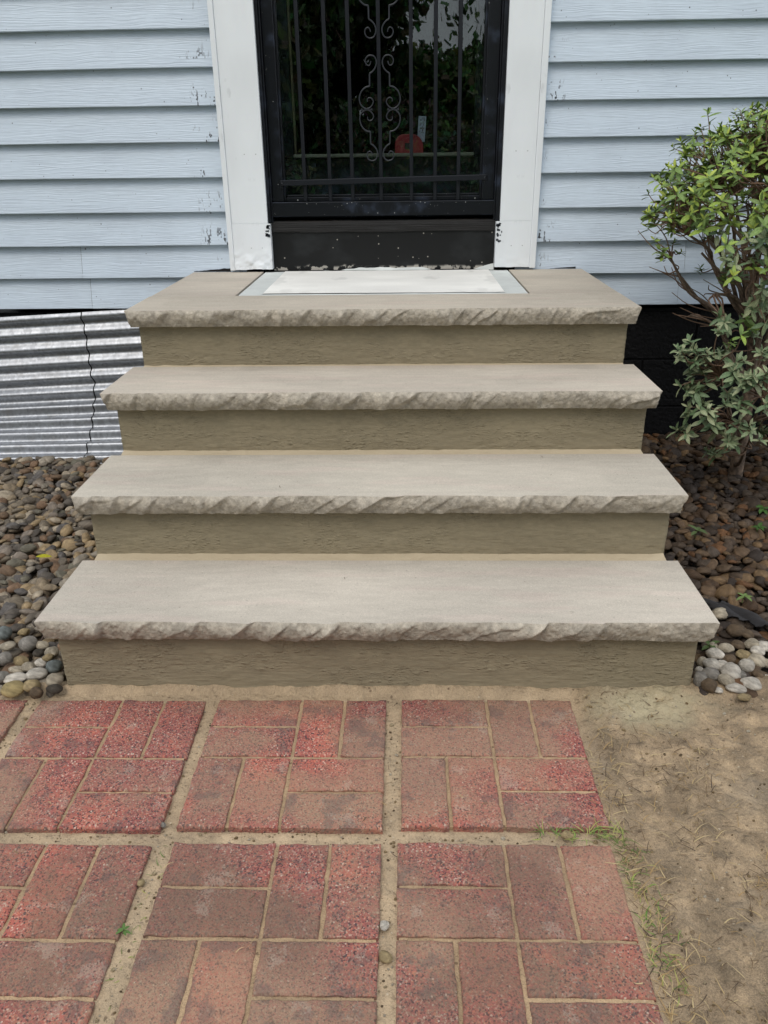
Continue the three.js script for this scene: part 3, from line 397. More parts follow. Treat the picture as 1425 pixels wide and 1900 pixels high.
// ---------------------------------------------------------------- corrugated metal skirting
{
  const zincMap = texture(512, 512, (i, j) => { const x = i / 512 * 0.4, y = j / 512 * 0.4, w = worley(x * 110, y * 110, 431); const v = 0.64 + (w[2] - 0.5) * 0.10 + fbm(x * 12, y * 12, 4, 432) * 0.02; const dirt = smooth(0.2, 0.5, fbm(x * 16 + 3, y * 30, 4, 433)) * 0.10; return mixc([v * 0.98, v * 1.0, v * 1.03], [0.40, 0.37, 0.32], dirt); }, { srgb: true, size: [0.4, 0.4] });
  const zincRough = texture(256, 256, (i, j) => 0.47 + fbm(i / 256 * 12, j / 256 * 12, 4, 434) * 0.08, { size: [0.4, 0.4] });
  const zinc = mat(0xffffff, 1, { map: zincMap, roughnessMap: zincRough, metalness: 0.92, side: THREE.DoubleSide });
  // profile found from the seam: upright, then kicked out at the foot
  const prof = [[0.605, -1.724], [0.46, -1.734], [0.33, -1.735], [0.24, -1.716], [0.165, -1.655], [0.11, -1.59], [0.06, -1.525], [0.02, -1.47]].map(([y, z]) => V(0, y, z));
  const cv = new THREE.CatmullRomCurve3(prof), L = cv.getLength();
  function corrugated(xa, xb, yShift, off, roll, trimTop) {
    const pitch = 0.0625, nS = 330, nX = 40;
    return sheet(nX, nS, (s, t) => { const q = (1 - t), p = cv.getPointAt(q), d = cv.getTangentAt(q), n = V(0, -d.z, d.y); if (n.z < 0) n.negate(); const ph = (q * L / pitch) * Math.PI * 2, c = Math.sin(ph), hgt = 0.0095 * c; const x = lerp(xa, xb, s) + fbm(q * 22, 9, 2, 441) * 0.009 * (s === 0 || s === 1 ? 1 : 0); return [x, p.y + n.y * (hgt + off) + yShift + (x + 1.2) * roll * (1 - 0.75 * smooth(0.3, 1, q)), p.z + n.z * (hgt + off) + fbm(x * 3, q * 4, 2, 442) * 0.004, x, q * L]; });
  }
  tag(mesh('metal_sheet', corrugated(-2.9, -1.2405, -0.012, 0, 0.05), zinc), 'wide corrugated galvanized sheet leaning under the siding, lapped by a narrower one', 'metal sheet', 'corrugated skirting');
  tag(mesh('metal_sheet', corrugated(-1.235, -1.006, -0.011, 0.001, 0.05), zinc), 'narrow corrugated galvanized sheet lapped over the wider one beside the steps', 'metal sheet', 'corrugated skirting');
}

// ---------------------------------------------------------------- stones
function pebbleGeo(seed, detail, ang = 0.16, cut = 0.72) {
  let g = new THREE.IcosahedronGeometry(1, detail); g.deleteAttribute('uv'); g.deleteAttribute('normal'); g = mergeVertices(g, 1e-4);
  const p = g.attributes.position, r = rng(seed), cuts = []; for (let k = 0; k < 5; k++) cuts.push([V(r() * 2 - 1, r() * 2 - 1, r() * 2 - 1).normalize(), cut + r() * (0.97 - cut)]);
  const uv = new Float32Array(p.count * 2), sx = 1, e = 2.2 + r() * 0.8;
  for (let i = 0; i < p.count; i++) { const v = V().fromBufferAttribute(p, i); const n = v.clone(); let q = 1 + ang * (fbm(n.x * 1.3 + seed, n.y * 1.3 + n.z * 1.7, 2, 451)); for (const [c, d] of cuts) { const k = n.dot(c) * q; if (k > d) q -= (k - d) * 0.75; } v.multiplyScalar(q); v.x += 0.12 * v.z * v.z; p.setXYZ(i, v.x, v.y, v.z); uv[i * 2] = n.x * 0.9 + n.y * 0.5 + 2 + seed * 0.37; uv[i * 2 + 1] = n.z * 0.9 - n.y * 0.4 + 2; }
  g.setAttribute('uv', new THREE.BufferAttribute(uv, 2)); g.computeVertexNormals(); return g;
}
const stoneMottle = texture(512, 512, (i, j) => { const x = i / 512, y = j / 512; const v = 0.86 + fbm(x * 7, y * 7, 5, 461) * 0.26 + (hash2(i, j, 462) - 0.5) * 0.1 + smooth(0.75, 0.95, 1 - Math.abs(fbm(x * 5 + 3, y * 9, 3, 463)) * 6) * 0.1; return [v, v * 0.99, v * 0.97]; }, { srgb: true, size: [3, 3] });
const stoneMat = (c, rough = 0.72) => mat(c, rough, { map: stoneMottle, bumpMap: stoneMottle, bumpScale: 0.003, specularIntensity: 0.5 });
const pebGeos = []; for (let k = 0; k < 12; k++) pebGeos.push(pebbleGeo(500 + k, 2, 0.3, 0.5));
const smallGeo = pebbleGeo(530, 1);
function gravelBed(name, side, label, tones, seed, soilColor, rough) {
  const bed = setting(group(name)); const r = rng(seed), x0 = 0.742, x1 = 2.7, z0 = -0.02, z1 = -1.76;
  const bedY = (x, z) => 0.006 + 0.034 * smooth(-0.3, -1.6, z) + 0.012 * fbm(x * 2.4, z * 2.4, 3, seed) + (side > 0 ? 0.01 : 0);
  mesh('bed_soil', sheet(90, 80, (s, t) => { const x = side * lerp(x0 - 0.01, x1, side > 0 ? s : 1 - s), z = lerp(z0 + 0.03, z1, t); return [x, bedY(Math.abs(x), z) - 0.016 - 0.03 * smooth(-0.05, 0.02, z) + soilNoise(x, z) * 0.5, z, x, z]; }), mat(soilColor, 0.97, { bumpMap: T.stoneBump, bumpScale: 0.004 }), bed);
  const mats = tones.map(c => stoneMat(S(...c), rough)), list = [];
  const pitch = 0.037;
  for (const layer of [0, 1]) for (let j = 0; j * pitch * 0.87 < z0 - z1; j++) for (let i = 0; i * pitch < x1 - x0; i++) {
    const ax = x0 + 0.012 + (i + (j % 2) * 0.5 + layer * 0.4) * pitch + (r() - 0.5) * pitch * 0.95, z = z0 - 0.015 - (j + layer * 0.45) * pitch * 0.87 + (r() - 0.5) * pitch * 0.95;
    if (ax > x1 || z < z1 + 0.01 || (side < 0 && z < -1.5 + Math.min(0.0, -(ax - 1.0) * 0) && ax > 1.0 && z < -1.52)) continue;
    if (side < 0 && ax > 1.0 && z < -1.5 && r() < 0.35) continue;
    if (layer && r() < 0.18) continue; if (z > -0.24 && ax < 1.08 && layer) continue;
    const big = r() < 0.12 ? 1.35 : 1, a = (0.0155 + r() * 0.014) * big, b = a * (0.62 + r() * 0.3), c = a * (0.36 + r() * 0.26);
    const q = new THREE.Quaternion().setFromEuler(new THREE.Euler((r() - 0.5) * 0.9, r() * 6.283, (r() - 0.5) * 0.9, 'YXZ'));
    const pos = V(side * Math.max(ax, x0 + a * 0.9), bedY(ax, z) + (layer ? 0.006 + r() * 0.007 : -0.006 + r() * 0.005), z);
    const pr = project(pos), vis = pr[0] > -15 && pr[0] < 1440 && pr[1] < 1915 && pr[1] > 0; list.push({ pos, q, s: V(a, c, b), g: Math.floor(r() * 12), m: Math.floor(r() * mats.length), key: vis ? (layer ? 2 : 1) * a / pr[2] : 0, br: 0.8 + r() * 0.4 });
  }
  list.sort((u, v) => v.key - u.key);
  list.slice(0, 300).forEach(o => { const m = mesh('stone', pebGeos[o.g], mats[o.m], bed); m.position.copy(o.pos); m.quaternion.copy(o.q); m.scale.copy(o.s); });
  const rest = list.slice(300), mm = new THREE.Matrix4(); const byG = pebGeos.slice(0, 6).map((g, k) => rest.filter((o, i) => i % 6 === k));
  byG.forEach((arr, k) => { const im = new THREE.InstancedMesh(pebGeos[k], stoneMat(0xffffff, rough), arr.length); im.name = 'small_stones'; stuff(im); arr.forEach((o, i) => { im.setMatrixAt(i, mm.compose(o.pos, o.q, o.s)); const c = S(...tones[o.m]).multiplyScalar(o.br); im.setColorAt(i, c); }); im.castShadow = im.receiveShadow = true; bed.add(im); });
  return bed;
}
const leftTones = [[128, 118, 104], [112, 104, 94], [146, 132, 112], [98, 92, 86], [150, 142, 130], [120, 100, 82], [136, 126, 116], [104, 100, 98], [158, 138, 108], [88, 82, 76], [132, 108, 88], [116, 112, 100], [172, 160, 142]];
const rightTones = [[72, 64, 56], [62, 56, 50], [84, 74, 62], [56, 52, 50], [92, 80, 66], [70, 58, 46], [78, 72, 66], [64, 60, 58], [104, 90, 70], [54, 48, 42], [96, 74, 54]];
gravelBed('gravel_bed', -1, '', leftTones.map(c => c.map(v => v * 1.1)), 601, S(88, 76, 60), 0.66);
gravelBed('gravel_bed', 1, '', rightTones.map(c => [c[0] * 1.28, c[1] * 1.22, c[2] * 1.18]), 611, S(46, 38, 30), 0.6);

// larger river stones heaped at both ends of the bottom step: [u, v, width, height] in photo pixels, tone
const toneOf = { white: [212, 206, 196], pale: [188, 178, 160], grey: [146, 142, 136], blue: [128, 136, 136], tan: [172, 154, 118], brown: [112, 96, 78], dark: [84, 78, 70], yellow: [184, 166, 120] };
const toneWord = { white: 'white', pale: 'pale beige', grey: 'grey', blue: 'blue-grey', tan: 'tan', brown: 'brown', dark: 'dark', yellow: 'yellowish' };
const cobGeos = []; for (let k = 0; k < 8; k++) cobGeos.push(pebbleGeo(700 + k, 3, 0.2));
{
  const Z6 = (a, b, w, h) => [a / 7.125, 1120 + b / 7.125, w / 7.125, h / 7.125], Z5 = (a, b, w, h) => [1120 + a / 3.518, 780 + b / 3.518, w / 3.518, h / 3.518];
  const L = [[65, 400, 170, 230, 'blue'], [110, 570, 210, 140, 'pale'], [385, 540, 230, 200, 'grey'], [560, 555, 190, 110, 'pale'], [320, 385, 150, 110, 'tan'], [510, 660, 150, 120, 'dark'], [690, 650, 170, 140, 'pale'], [80, 730, 170, 180, 'grey'], [290, 770, 200, 140, 'tan'], [540, 790, 160, 120, 'white'], [715, 840, 190, 190, 'blue'], [480, 945, 280, 180, 'white'], [390, 850, 170, 150, 'pale'], [225, 880, 190, 110, 'pale'], [215, 1000, 290, 160, 'white'], [50, 980, 170, 170, 'grey'], [165, 1145, 290, 200, 'yellow'], [420, 1100, 210, 190, 'tan'], [490, 1190, 150, 190, 'brown'], [720, 1020, 210, 200, 'pale'], [735, 1135, 200, 130, 'dark'], [10, 1160, 110, 180, 'pale'], [640, 720, 150, 90, 'tan']];
  const R = [[725, 1530, 105, 85, 'white'], [700, 1600, 110, 100, 'white'], [765, 1610, 120, 90, 'white'], [825, 1650, 130, 120, 'white'], [695, 1665, 100, 95, 'grey'], [795, 1705, 105, 90, 'pale'], [860, 1752, 120, 65, 'white'], [955, 1722, 130, 92, 'white'], [928, 1612, 92, 110, 'white'], [992, 1575, 120, 105, 'pale'], [682, 1740, 95, 115, 'brown'], [622, 1700, 85, 140, 'grey'], [747, 1765, 62, 42, 'white'], [622, 1632, 52, 52, 'white'], [962, 1465, 95, 80, 'pale'], [1042, 1482, 95, 75, 'white'], [795, 1492, 95, 75, 'pale'], [1010, 1662, 82, 64, 'brown'], [1062, 1592, 64, 72, 'pale'], [815, 1562, 82, 64, 'brown'], [640, 1582, 62, 82, 'pale'], [705, 1482, 64, 74, 'pale'], [908, 1535, 92, 64, 'tan'], [915, 1812, 100, 50, 'tan'], [755, 1270, 92, 92, 'pale'], [1000, 1512, 82, 82, 'white'], [872, 1472, 92, 72, 'brown'], [1060, 1680, 42, 42, 'white'], [885, 1665, 70, 70, 'grey'], [860, 1380, 110, 90, 'brown'], [930, 1400, 90, 70, 'brown']];
  const r = rng(808), mats = {}; for (const k in toneOf) mats[k] = [0.95, 1.04].map(f => stoneMat(S(...toneOf[k].map(c => c * f)), 0.7));
  for (const [arr, conv, where, grp] of [[L, Z6, 'on the metal side', 'river stones at the metal side of the steps'], [R, Z5, 'on the bush side', 'river stones at the bush side of the steps']]) for (const [a, b, w, h, tone] of arr) {
    const [u, v, pw, ph] = conv(a, b, w, h), base = onY(u, v + ph * 0.18, 0.012 + (v < 1225 ? 0.016 : 0.004)), px = FOCAL / project(base)[2]; const A = pw / px / 2, Hh = ph / px / 2;
    const st = mesh('river_stone', cobGeos[Math.floor(r() * 8)], mats[tone][Math.floor(r() * 2)]);
    st.scale.set(A * 1.12, Hh * 0.86, Math.min(A * 1.1, Hh * 1.25)); const lim = Math.sign(base.x) * Math.max(Math.abs(base.x), BW + A * 0.8 + 0.002); st.position.set(v > 1190 && v < 1300 ? lim : base.x, base.y + Hh * 0.6, base.z); st.rotation.set((r() - 0.5) * 0.5, (r() - 0.5) * 0.9, (r() - 0.5) * 0.5);
    const shp = h / w < 0.68 ? 'flat' : h / w > 0.88 ? 'round' : 'oval', big = A > 0.024 ? 'large' : A < 0.016 ? 'small' : 'medium', place = Math.abs(st.position.x) < BW + 0.055 ? 'touching the bottom riser' : v < 1215 ? 'up beside the bottom tread' : v > 1262 ? 'fronting the heap' : 'amid the heap';
    tag(st, `${big} ${shp} ${toneWord[tone]} river stone ${place} ${where}`, 'stone', grp);
  }
  // loose little stones in the joints of the path
  for (const [u, v, s, y, lab] of [[713, 1720, 0.010, -0.003, 'small white stone lying in the joint between two brick slabs'], [716, 1778, 0.012, -0.004, 'flat pale stone sunk in the sandy joint of the path'], [262, 1640, 0.008, -0.004, 'small tan stone in the slanting joint between slabs'], [303, 1532, 0.007, -0.004, 'pair-size grey pebble where four slabs meet'], [1052, 1552, 0.012, 0.0, 'rough beige stone among the grass in the cross joint']]) { const p = onY(u, v, y); const o = mesh('pebble', cobGeos[Math.floor(r() * 8)], mats[lab.includes('grey') ? 'grey' : lab.includes('white') ? 'white' : 'tan'][1]); o.position.copy(p).add(V(0, s * 0.3, 0)); o.scale.set(s, s * 0.55, s * 0.8); o.rotation.y = r() * 3; tag(o, lab, 'stone'); }
}

// ---------------------------------------------------------------- black weed fabric, roots, small weeds
{
  const c = onY(1362, 1142, 0.035); const fab = mesh('weed_fabric', sheet(40, 30, (s, t) => { const a = (s - 0.5) * 0.13, b = (t - 0.5) * 0.11, fold = Math.abs(Math.sin((a * 46 + b * 20))) * 0.014; const x = c.x + a * 0.9 - b * 0.35, z = c.z + a * 0.55 - b * 0.8; const rag = (s < 0.03 || s > 0.97 || t < 0.03 || t > 0.97) ? 0.008 : 0; return [x + rag * noise2(s * 20, t * 20, 3), 0.045 + fold + fbm(a * 20, b * 20, 3, 901) * 0.012 - 0.01 * Math.hypot(a, b) * 10, z + rag * noise2(s * 20 + 9, t * 20, 4), a, b]; }), mat(S(44, 43, 45), 0.85, { side: THREE.DoubleSide, bumpMap: T.stoneBump, bumpScale: 0.001 }));
  tag(fab, 'torn piece of black weed fabric showing among the dark pebbles', 'fabric');
  const root = mesh('dry_root', tube([onY(140, 1118, 0.05), onY(118, 1140, 0.055), onY(92, 1165, 0.05), onY(74, 1192, 0.03)], 0.006, 0.0025, 7, 16), mat(S(74, 60, 52), 0.9)); tag(root, 'dark dry root lying on pebbles beside the bottom tread', 'root');
}
const leafShape = (len, wid, fold = 0.25, curl = 0.25) => {
  const rows = 6, pos = [], uv = [], idx = []; for (let i = 0; i <= rows; i++) { const t = i / rows, w = wid * Math.pow(Math.sin(Math.PI * Math.min(1, t * 0.92 + 0.05)), 0.85) * (i === rows ? 0.02 : 1), y = -curl * len * t * t; for (const s of [-1, 0, 1]) { pos.push(s * w, y + Math.abs(s) * w * fold, len * t); uv.push(0.5 + s * 0.5, t); } }
  for (let i = 0; i < rows; i++) for (const s of [0, 1]) { const a = i * 3 + s; idx.push(a, a + 3, a + 4, a, a + 4, a + 1); }
  const g = new THREE.BufferGeometry(); g.setAttribute('position', new THREE.Float32BufferAttribute(pos, 3)); g.setAttribute('uv', new THREE.Float32BufferAttribute(uv, 2)); g.setIndex(idx); g.computeVertexNormals(); return g;
};
const leafMap = texture(128, 256, (i, j) => { const x = Math.abs(i / 128 - 0.5) * 2, y = j / 256; const vein = smooth(0.06, 0.0, x) * 0.22 + smooth(0.8, 1, Math.sin((y * 9 - x * 1.6) * Math.PI * 2)) * 0.06; const v = 0.82 + vein + fbm(i / 128 * 8, y * 14, 3, 921) * 0.15; return [v, v, v * 0.96]; }, { srgb: true });
const leafMat = (c, rough = 0.5) => new THREE.MeshPhysicalMaterial({ color: c, map: leafMap, roughness: rough, transmission: 0.0, side: THREE.DoubleSide, specularIntensity: 0.6 });
function weed(u, v, y, n, len, color, label, name = 'weed') {
  const p = onY(u, v, y), g = tag(group(name), label, 'weed'); g.position.copy(p); const r = rng(Math.floor(u * 7 + v)), m = leafMat(color); mesh('stem', tube([V(0, -0.01, 0), V(0.002, len * 0.25, 0), V(0.003, len * 0.5, 0.002)], 0.0014, 0.001, 5, 4), m, g);
  for (let k = 0; k < n; k++) { const l = mesh('leaf', leafShape(len * (0.7 + r() * 0.5), len * 0.2, 0.3, 0.3), m, g); l.position.set(0.003, len * (0.3 + 0.2 * r()), 0.002); l.rotation.set(-0.5 + r() * 0.5, k / n * 6.283 + r() * 0.6, 0, 'YXZ'); }
}
weed(1290, 992, 0.045, 5, 0.034, S(104, 124, 84), 'sprouting weed with narrow leaves beside the second tread');
weed(1412, 950, 0.05, 7, 0.036, S(84, 122, 62), 'bright green weed clump among dark pebbles under the bush');
weed(1404, 985, 0.05, 6, 0.03, S(78, 112, 58), 'small leafy weed next to the bright green clump');
weed(1378, 1112, 0.05, 5, 0.024, S(122, 146, 88), 'tiny seedling growing beside the black weed fabric');
weed(1312, 1205, 0.03, 4, 0.03, S(84, 104, 60), 'broad-leaved sprout between pale stones and the bottom tread');
weed(228, 1728, -0.004, 6, 0.013, S(96, 128, 66), 'tiny green sprout in the slanting path joint');
weed(206, 806, 0.105, 12, 0.028, S(52, 78, 44), 'feathery dark weed on the foot of the corrugated metal');
weed(258, 1194, 0.05, 4, 0.016, S(150, 160, 70), 'yellow-green tuft under the end of the bottom tread');
{ const p = onY(80, 1036, 0.055), l = mesh('fallen_leaf', leafShape(0.045, 0.012, 0.15, 0.1), leafMat(S(196, 190, 40))); l.position.copy(p).add(V(-0.02, 0.006, 0)); l.rotation.y = 1.75; tag(l, 'yellow fallen leaf lying on the grey-brown pebbles', 'leaf'); }

// ---------------------------------------------------------------- clippings, straw and grass on the soil
{
  const blade = (() => { const pos = [], idx = [], n = 4; for (let i = 0; i <= n; i++) { const t = i / n, w = 0.5 * (1 - t * t * 0.9), c = 0.11 * Math.sin(t * 2.4), y = 0.10 * Math.sin(t * Math.PI); pos.push(c - w * 0.06, y, t, c + w * 0.06, y, t); } for (let i = 0; i < n; i++) { const a = i * 2; idx.push(a, a + 1, a + 3, a, a + 3, a + 2); } const g = new THREE.BufferGeometry(); g.setAttribute('position', new THREE.Float32BufferAttribute(pos, 3)); g.setAttribute('uv', new THREE.Float32BufferAttribute(new Array(pos.length / 3 * 2).fill(0), 2)); g.setIndex(idx); g.computeVertexNormals(); return g; })();
  const r = rng(1001), straw = [], green = [];
  const dry = [[160, 138, 98], [176, 156, 116], [104, 84, 60], [150, 124, 84], [72, 58, 44], [88, 70, 50], [118, 98, 70]];
  const put = (arr, x, z, len, wid, lift, tilt, c) => { const yaw = r() * 6.283, ex = x + Math.sin(yaw) * len, ez = z + Math.cos(yaw) * len, slope = x > 0.455 && ex > 0.455 ? Math.atan2(soilY(ex, ez) - soilY(x, z), len) : 0; const q = new THREE.Quaternion().setFromEuler(new THREE.Euler(tilt - slope, yaw, (r() - 0.5) * 0.6, 'YXZ')); arr.push([V(x, lift, z), q, V(Math.min(0.027, len * 2.0) * (0.6 + r() * 0.7) * (wid > 1 ? wid * 0.8 : 1), len, len), c]); };
  for (let k = 0; k < 15000; k++) { const x = 0.47 + Math.pow(r(), 1.0) * 1.1, z = -0.02 + r() * 1.1; const dens = smooth(-0.3, 0.4, fbm(x * 5, z * 5, 4, 1011)) * (0.22 + 0.78 * smooth(0.05, 0.4, z)); if (r() > dens + 0.05) continue; put(straw, x, z, 0.007 + Math.pow(r(), 2.5) * 0.03, 1, soilY(x, z) + 0.003, -0.02 - r() * 0.12, dry[Math.floor(r() * 7)]); }
  for (let k = 0; k < 420; k++) { const z = 0.1 + Math.pow(r(), 0.7) * 0.75, x = 0.458 + r() * r() * 0.08; put(straw, x, z, 0.012 + r() * 0.03, 1, soilY(x, z) + 0.003, -0.03 - r() * 0.16, dry[Math.floor(r() * 5)]); }
  for (let k = 0; k < 90; k++) { const x = -1.1 + r() * 1.55, z = r() * 0.8; put(straw, x, z, 0.007 + r() * 0.016, 1, 0.006, -0.05, dry[Math.floor(r() * 7)]); }
  for (const [u, v, k] of [[1020, 849, 1], [1165, 1136, 0], [960, 712, 2], [640, 1075, 0], [520, 905, 1], [1090, 880, 1]]) { const p = onY(u, v, TOP[k]); put(straw, Math.min(p.x, 0.45), p.z, 0.012, 1, TOP[k] + 0.001, -0.03, dry[4]); }
  const greens = [[110, 134, 62], [84, 112, 48], [140, 150, 78], [96, 104, 54], [150, 146, 84]];
  for (let k = 0; k < 75; k++) { const x = 0.32 + r() * 0.16, z = 0.388 + (r() - 0.5) * 0.03; put(green, x, z, 0.016 + r() * 0.022, 1.7, -0.004 + r() * 0.008, -0.05 - r() * 0.3, greens[Math.floor(r() * 5)]); }
  for (let k = 0; k < 130; k++) { const z = 0.4 + r() * 0.3, x = 0.462 + r() * r() * 0.06; put(green, x, z, 0.010 + r() * 0.018, 1.5, soilY(x, z) + 0.001, -0.05 - r() * 0.3, greens[Math.floor(r() * 5)]); }
  for (let k = 0; k < 30; k++) { const x = -0.375 + (r() - 0.5) * 0.02, z = 0.4 + r() * 0.4; put(green, x, z, 0.008 + r() * 0.01, 1.3, -0.01, -0.3, greens[Math.floor(r() * 5)]); }
  for (const [name, arr] of [['dry_clippings', straw], ['grass_blades', green]]) { const im = new THREE.InstancedMesh(blade, mat(0xffffff, 0.85, { side: THREE.DoubleSide }), arr.length), m4 = new THREE.Matrix4(); arr.forEach(([p, q, s, c], i) => { im.setMatrixAt(i, m4.compose(p, q, s)); im.setColorAt(i, S(...c)); }); im.name = name; stuff(im); im.castShadow = im.receiveShadow = true; scene.add(im); tag(im, name === 'dry_clippings' ? 'dry straw and clippings strewn over the bare soil' : 'short green grass along the edge and cross joint of the path', name === 'dry_clippings' ? 'straw' : 'grass'); }
  const crumbs = new THREE.InstancedMesh(smallGeo, stoneMat(0xffffff, 0.9), 3200), m4 = new THREE.Matrix4(), tones = [[168, 148, 114], [150, 130, 98], [188, 172, 142], [120, 104, 82], [206, 196, 178]];
  for (let k = 0; k < 3200; k++) { const joint = r(); let x, z, y; if (joint < 0.14) { const v = [0.044, -0.378, -0.805][Math.floor(r() * 3)]; x = v + (r() - 0.5) * 0.03; z = r() * 0.85; } else if (joint < 0.24) { x = -1.2 + r() * 1.65; z = 0.397 + (r() - 0.5) * 0.026; } else { x = 0.47 + r() * 1.0; z = -0.02 + r() * 1.0; } y = soilY(x, z); const s = 0.0008 + r() * r() * r() * 0.005; crumbs.setMatrixAt(k, m4.compose(V(x, y + s * 0.2, z), new THREE.Quaternion().setFromEuler(new THREE.Euler(r() * 3, r() * 3, r() * 3)), V(s, s * 0.7, s))); crumbs.setColorAt(k, S(...tones[Math.floor(r() * 5)])); }
  crumbs.name = 'soil_crumbs'; stuff(crumbs); crumbs.castShadow = crumbs.receiveShadow = true; scene.add(crumbs); tag(crumbs, 'crumbs of soil and grit scattered over the joints and bare soil', 'grit');
}

// ---------------------------------------------------------------- azalea bush beside the steps
{
  const bush = tag(group('azalea_bush'), 'azalea bush with bare brown lower stems and pale green leaf whorls beside the steps', 'bush');
  const r = rng(2024), base = V(1.30, 0.03, -1.28);
  const barkTex = texture(128, 256, (i, j) => { const v = 0.47 + fbm(i / 128 * 14, j / 256 * 9, 4, 2031) * 0.25; return [v, v * 0.86, v * 0.74]; }, { srgb: true, size: [0.06, 0.12] });
  const bark = mat(0xffffff, 0.9, { map: barkTex, bumpMap: barkTex, bumpScale: 0.004 }), twigM = mat(S(122, 98, 80), 0.85);
  // crown shell: dome above, open stems below, skirt near the ground
  const C = V(1.235, 0.99, -1.2), tips = [];
  const ok = p => { const [u, v] = project(p); return u > 1190; };
  for (let k = 0; k < 1400 && tips.length < 600; k++) { const a = r() * 6.283, e = -0.25 + r() * 1.75, rr = 0.74 + r() * 0.34 + (r() < 0.08 ? 0.14 : 0); const p = V(C.x + 0.37 * rr * Math.cos(e) * Math.cos(a), C.y + 0.285 * rr * Math.sin(e), C.z + 0.34 * rr * Math.cos(e) * Math.sin(a)); if (p.z < WALL + 0.06 || p.y < 0.88 && r() < 0.7) continue; tips.push({ p, z0: 0, size: 0.025 + r() * 0.022, young: r() < 0.6 }); }
  for (let k = 0; k < 60; k++) { const a = r() * 6.283, e = 0.2 + r() * 1.2, rr = 0.45 + r() * 0.3; tips.push({ p: V(C.x + 0.37 * rr * Math.cos(e) * Math.cos(a), C.y + 0.27 * rr * Math.sin(e), C.z + 0.34 * rr * Math.cos(e) * Math.sin(a)), z0: 3, size: 0.03, young: false }); }
  for (const [u, v, z] of [[1215, 447, -1.2], [1224, 462, -1.18], [1232, 470, -1.16], [1250, 450, -1.2], [1262, 470, -1.2], [1228, 478, -1.22], [1290, 430, -1.15], [1310, 440, -1.18], [1282, 420, -1.1], [1300, 500, -1.25], [1345, 520, -1.2], [1262, 395, -1.15], [1252, 372, -1.2], [1300, 400, -1.1]]) tips.push({ p: onZ(u, v, z), z0: 1, size: 0.027 + r() * 0.008, young: r() < 0.5 });
  for (const [u, v, z] of [[1280, 634, -1.0], [1268, 655, -1.0], [1290, 650, -0.98], [1310, 668, -0.98], [1322, 660, -1.0], [1282, 678, -1.0], [1300, 690, -1.0], [1336, 656, -1.02], [1262, 716, -1.0], [1282, 710, -1.02], [1310, 712, -1.0], [1290, 728, -1.0], [1278, 756, -1.0], [1305, 752, -1.0], [1255, 798, -1.02], [1278, 800, -1.0], [1320, 790, -0.95], [1312, 770, -0.93], [1345, 750, -0.94], [1358, 742, -0.95], [1366, 672, -0.95], [1384, 705, -0.9], [1366, 700, -0.92], [1400, 712, -0.9], [1412, 700, -0.88], [1375, 718, -0.9], [1345, 602, -1.0], [1335, 590, -1.0], [1395, 575, -0.95], [1412, 560, -0.95], [1420, 600, -0.9], [1415, 655, -0.9], [1370, 795, -0.92], [1392, 800, -0.9], [1352, 815, -0.95], [1366, 826, -0.98], [1326, 846, -1.05], [1410, 815, -0.9], [1330, 800, -1.0], [1422, 690, -0.85], [1421, 750, -0.85], [1386, 760, -0.9], [1330, 700, -1.05], [1345, 480, -1.0], [1408, 455, -0.92], [1420, 440, -0.9], [1405, 480, -0.95], [1335, 430, -1.02], [1440, 520, -0.9], [1450, 620, -0.9], [1460, 700, -0.9], [1470, 780, -0.9], [1500, 740, -0.95], [1490, 650, -0.95]]) tips.push({ p: onZ(u, v, z), z0: 2, size: 0.032 + r() * 0.012, young: r() < 0.3 });
  for (const t of tips.filter(t => t.z0 === 2)) for (let k = 0; k < 2; k++) if (r() < 0.7) tips.push({ p: t.p.clone().add(V((r() - 0.5) * 0.07, (r() - 0.6) * 0.05, (r() - 0.5) * 0.09)), z0: 2, size: t.size * (0.7 + r() * 0.3), young: r() < 0.4 });
  for (let k = 0; k < 46; k++) tips.push({ p: onZ(1345 + r() * 130, 400 + r() * 260, -1.15 + r() * 0.3), z0: r() < 0.5 ? 1 : 2, size: 0.028 + r() * 0.018, young: r() < 0.4 });
  for (let k = 0; k < 40; k++) tips.push({ p: V(1.35 + r() * 0.35, 0.2 + r() * 0.45, -1.5 + r() * 0.65), z0: 2, size: 0.034, young: r() < 0.25 });
  // main stems from the base
  const stems = [], fork = V(1.245, 0.62, -1.22);
  mesh('trunk', tube([base, V(1.29, 0.25, -1.26), V(1.272, 0.45, -1.24), fork], 0.026, 0.016, 10, 20), bark, bush);
  const ends = [[0.96, 0.92, -1.16], [1.0, 0.98, -1.22], [0.93, 0.84, -1.19], [1.05, 1.05, -1.16], [1.12, 1.1, -1.12], [1.26, 1.12, -1.02], [1.06, 0.74, -1.12], [1.2, 0.95, -0.95], [1.36, 1.1, -1.2], [1.18, 1.02, -1.38], [1.02, 0.86, -1.18], [0.98, 0.78, -1.22], [1.06, 0.96, -1.1], [1.14, 1.02, -1.05], [1.2, 1.08, -1.22], [1.3, 1.06, -1.1], [1.4, 1.0, -1.25], [1.48, 0.92, -1.12], [1.1, 0.92, -1.4], [1.28, 1.0, -1.48], [1.02, 0.66, -1.2], [1.12, 0.84, -1.0]].map(a => V(...a));
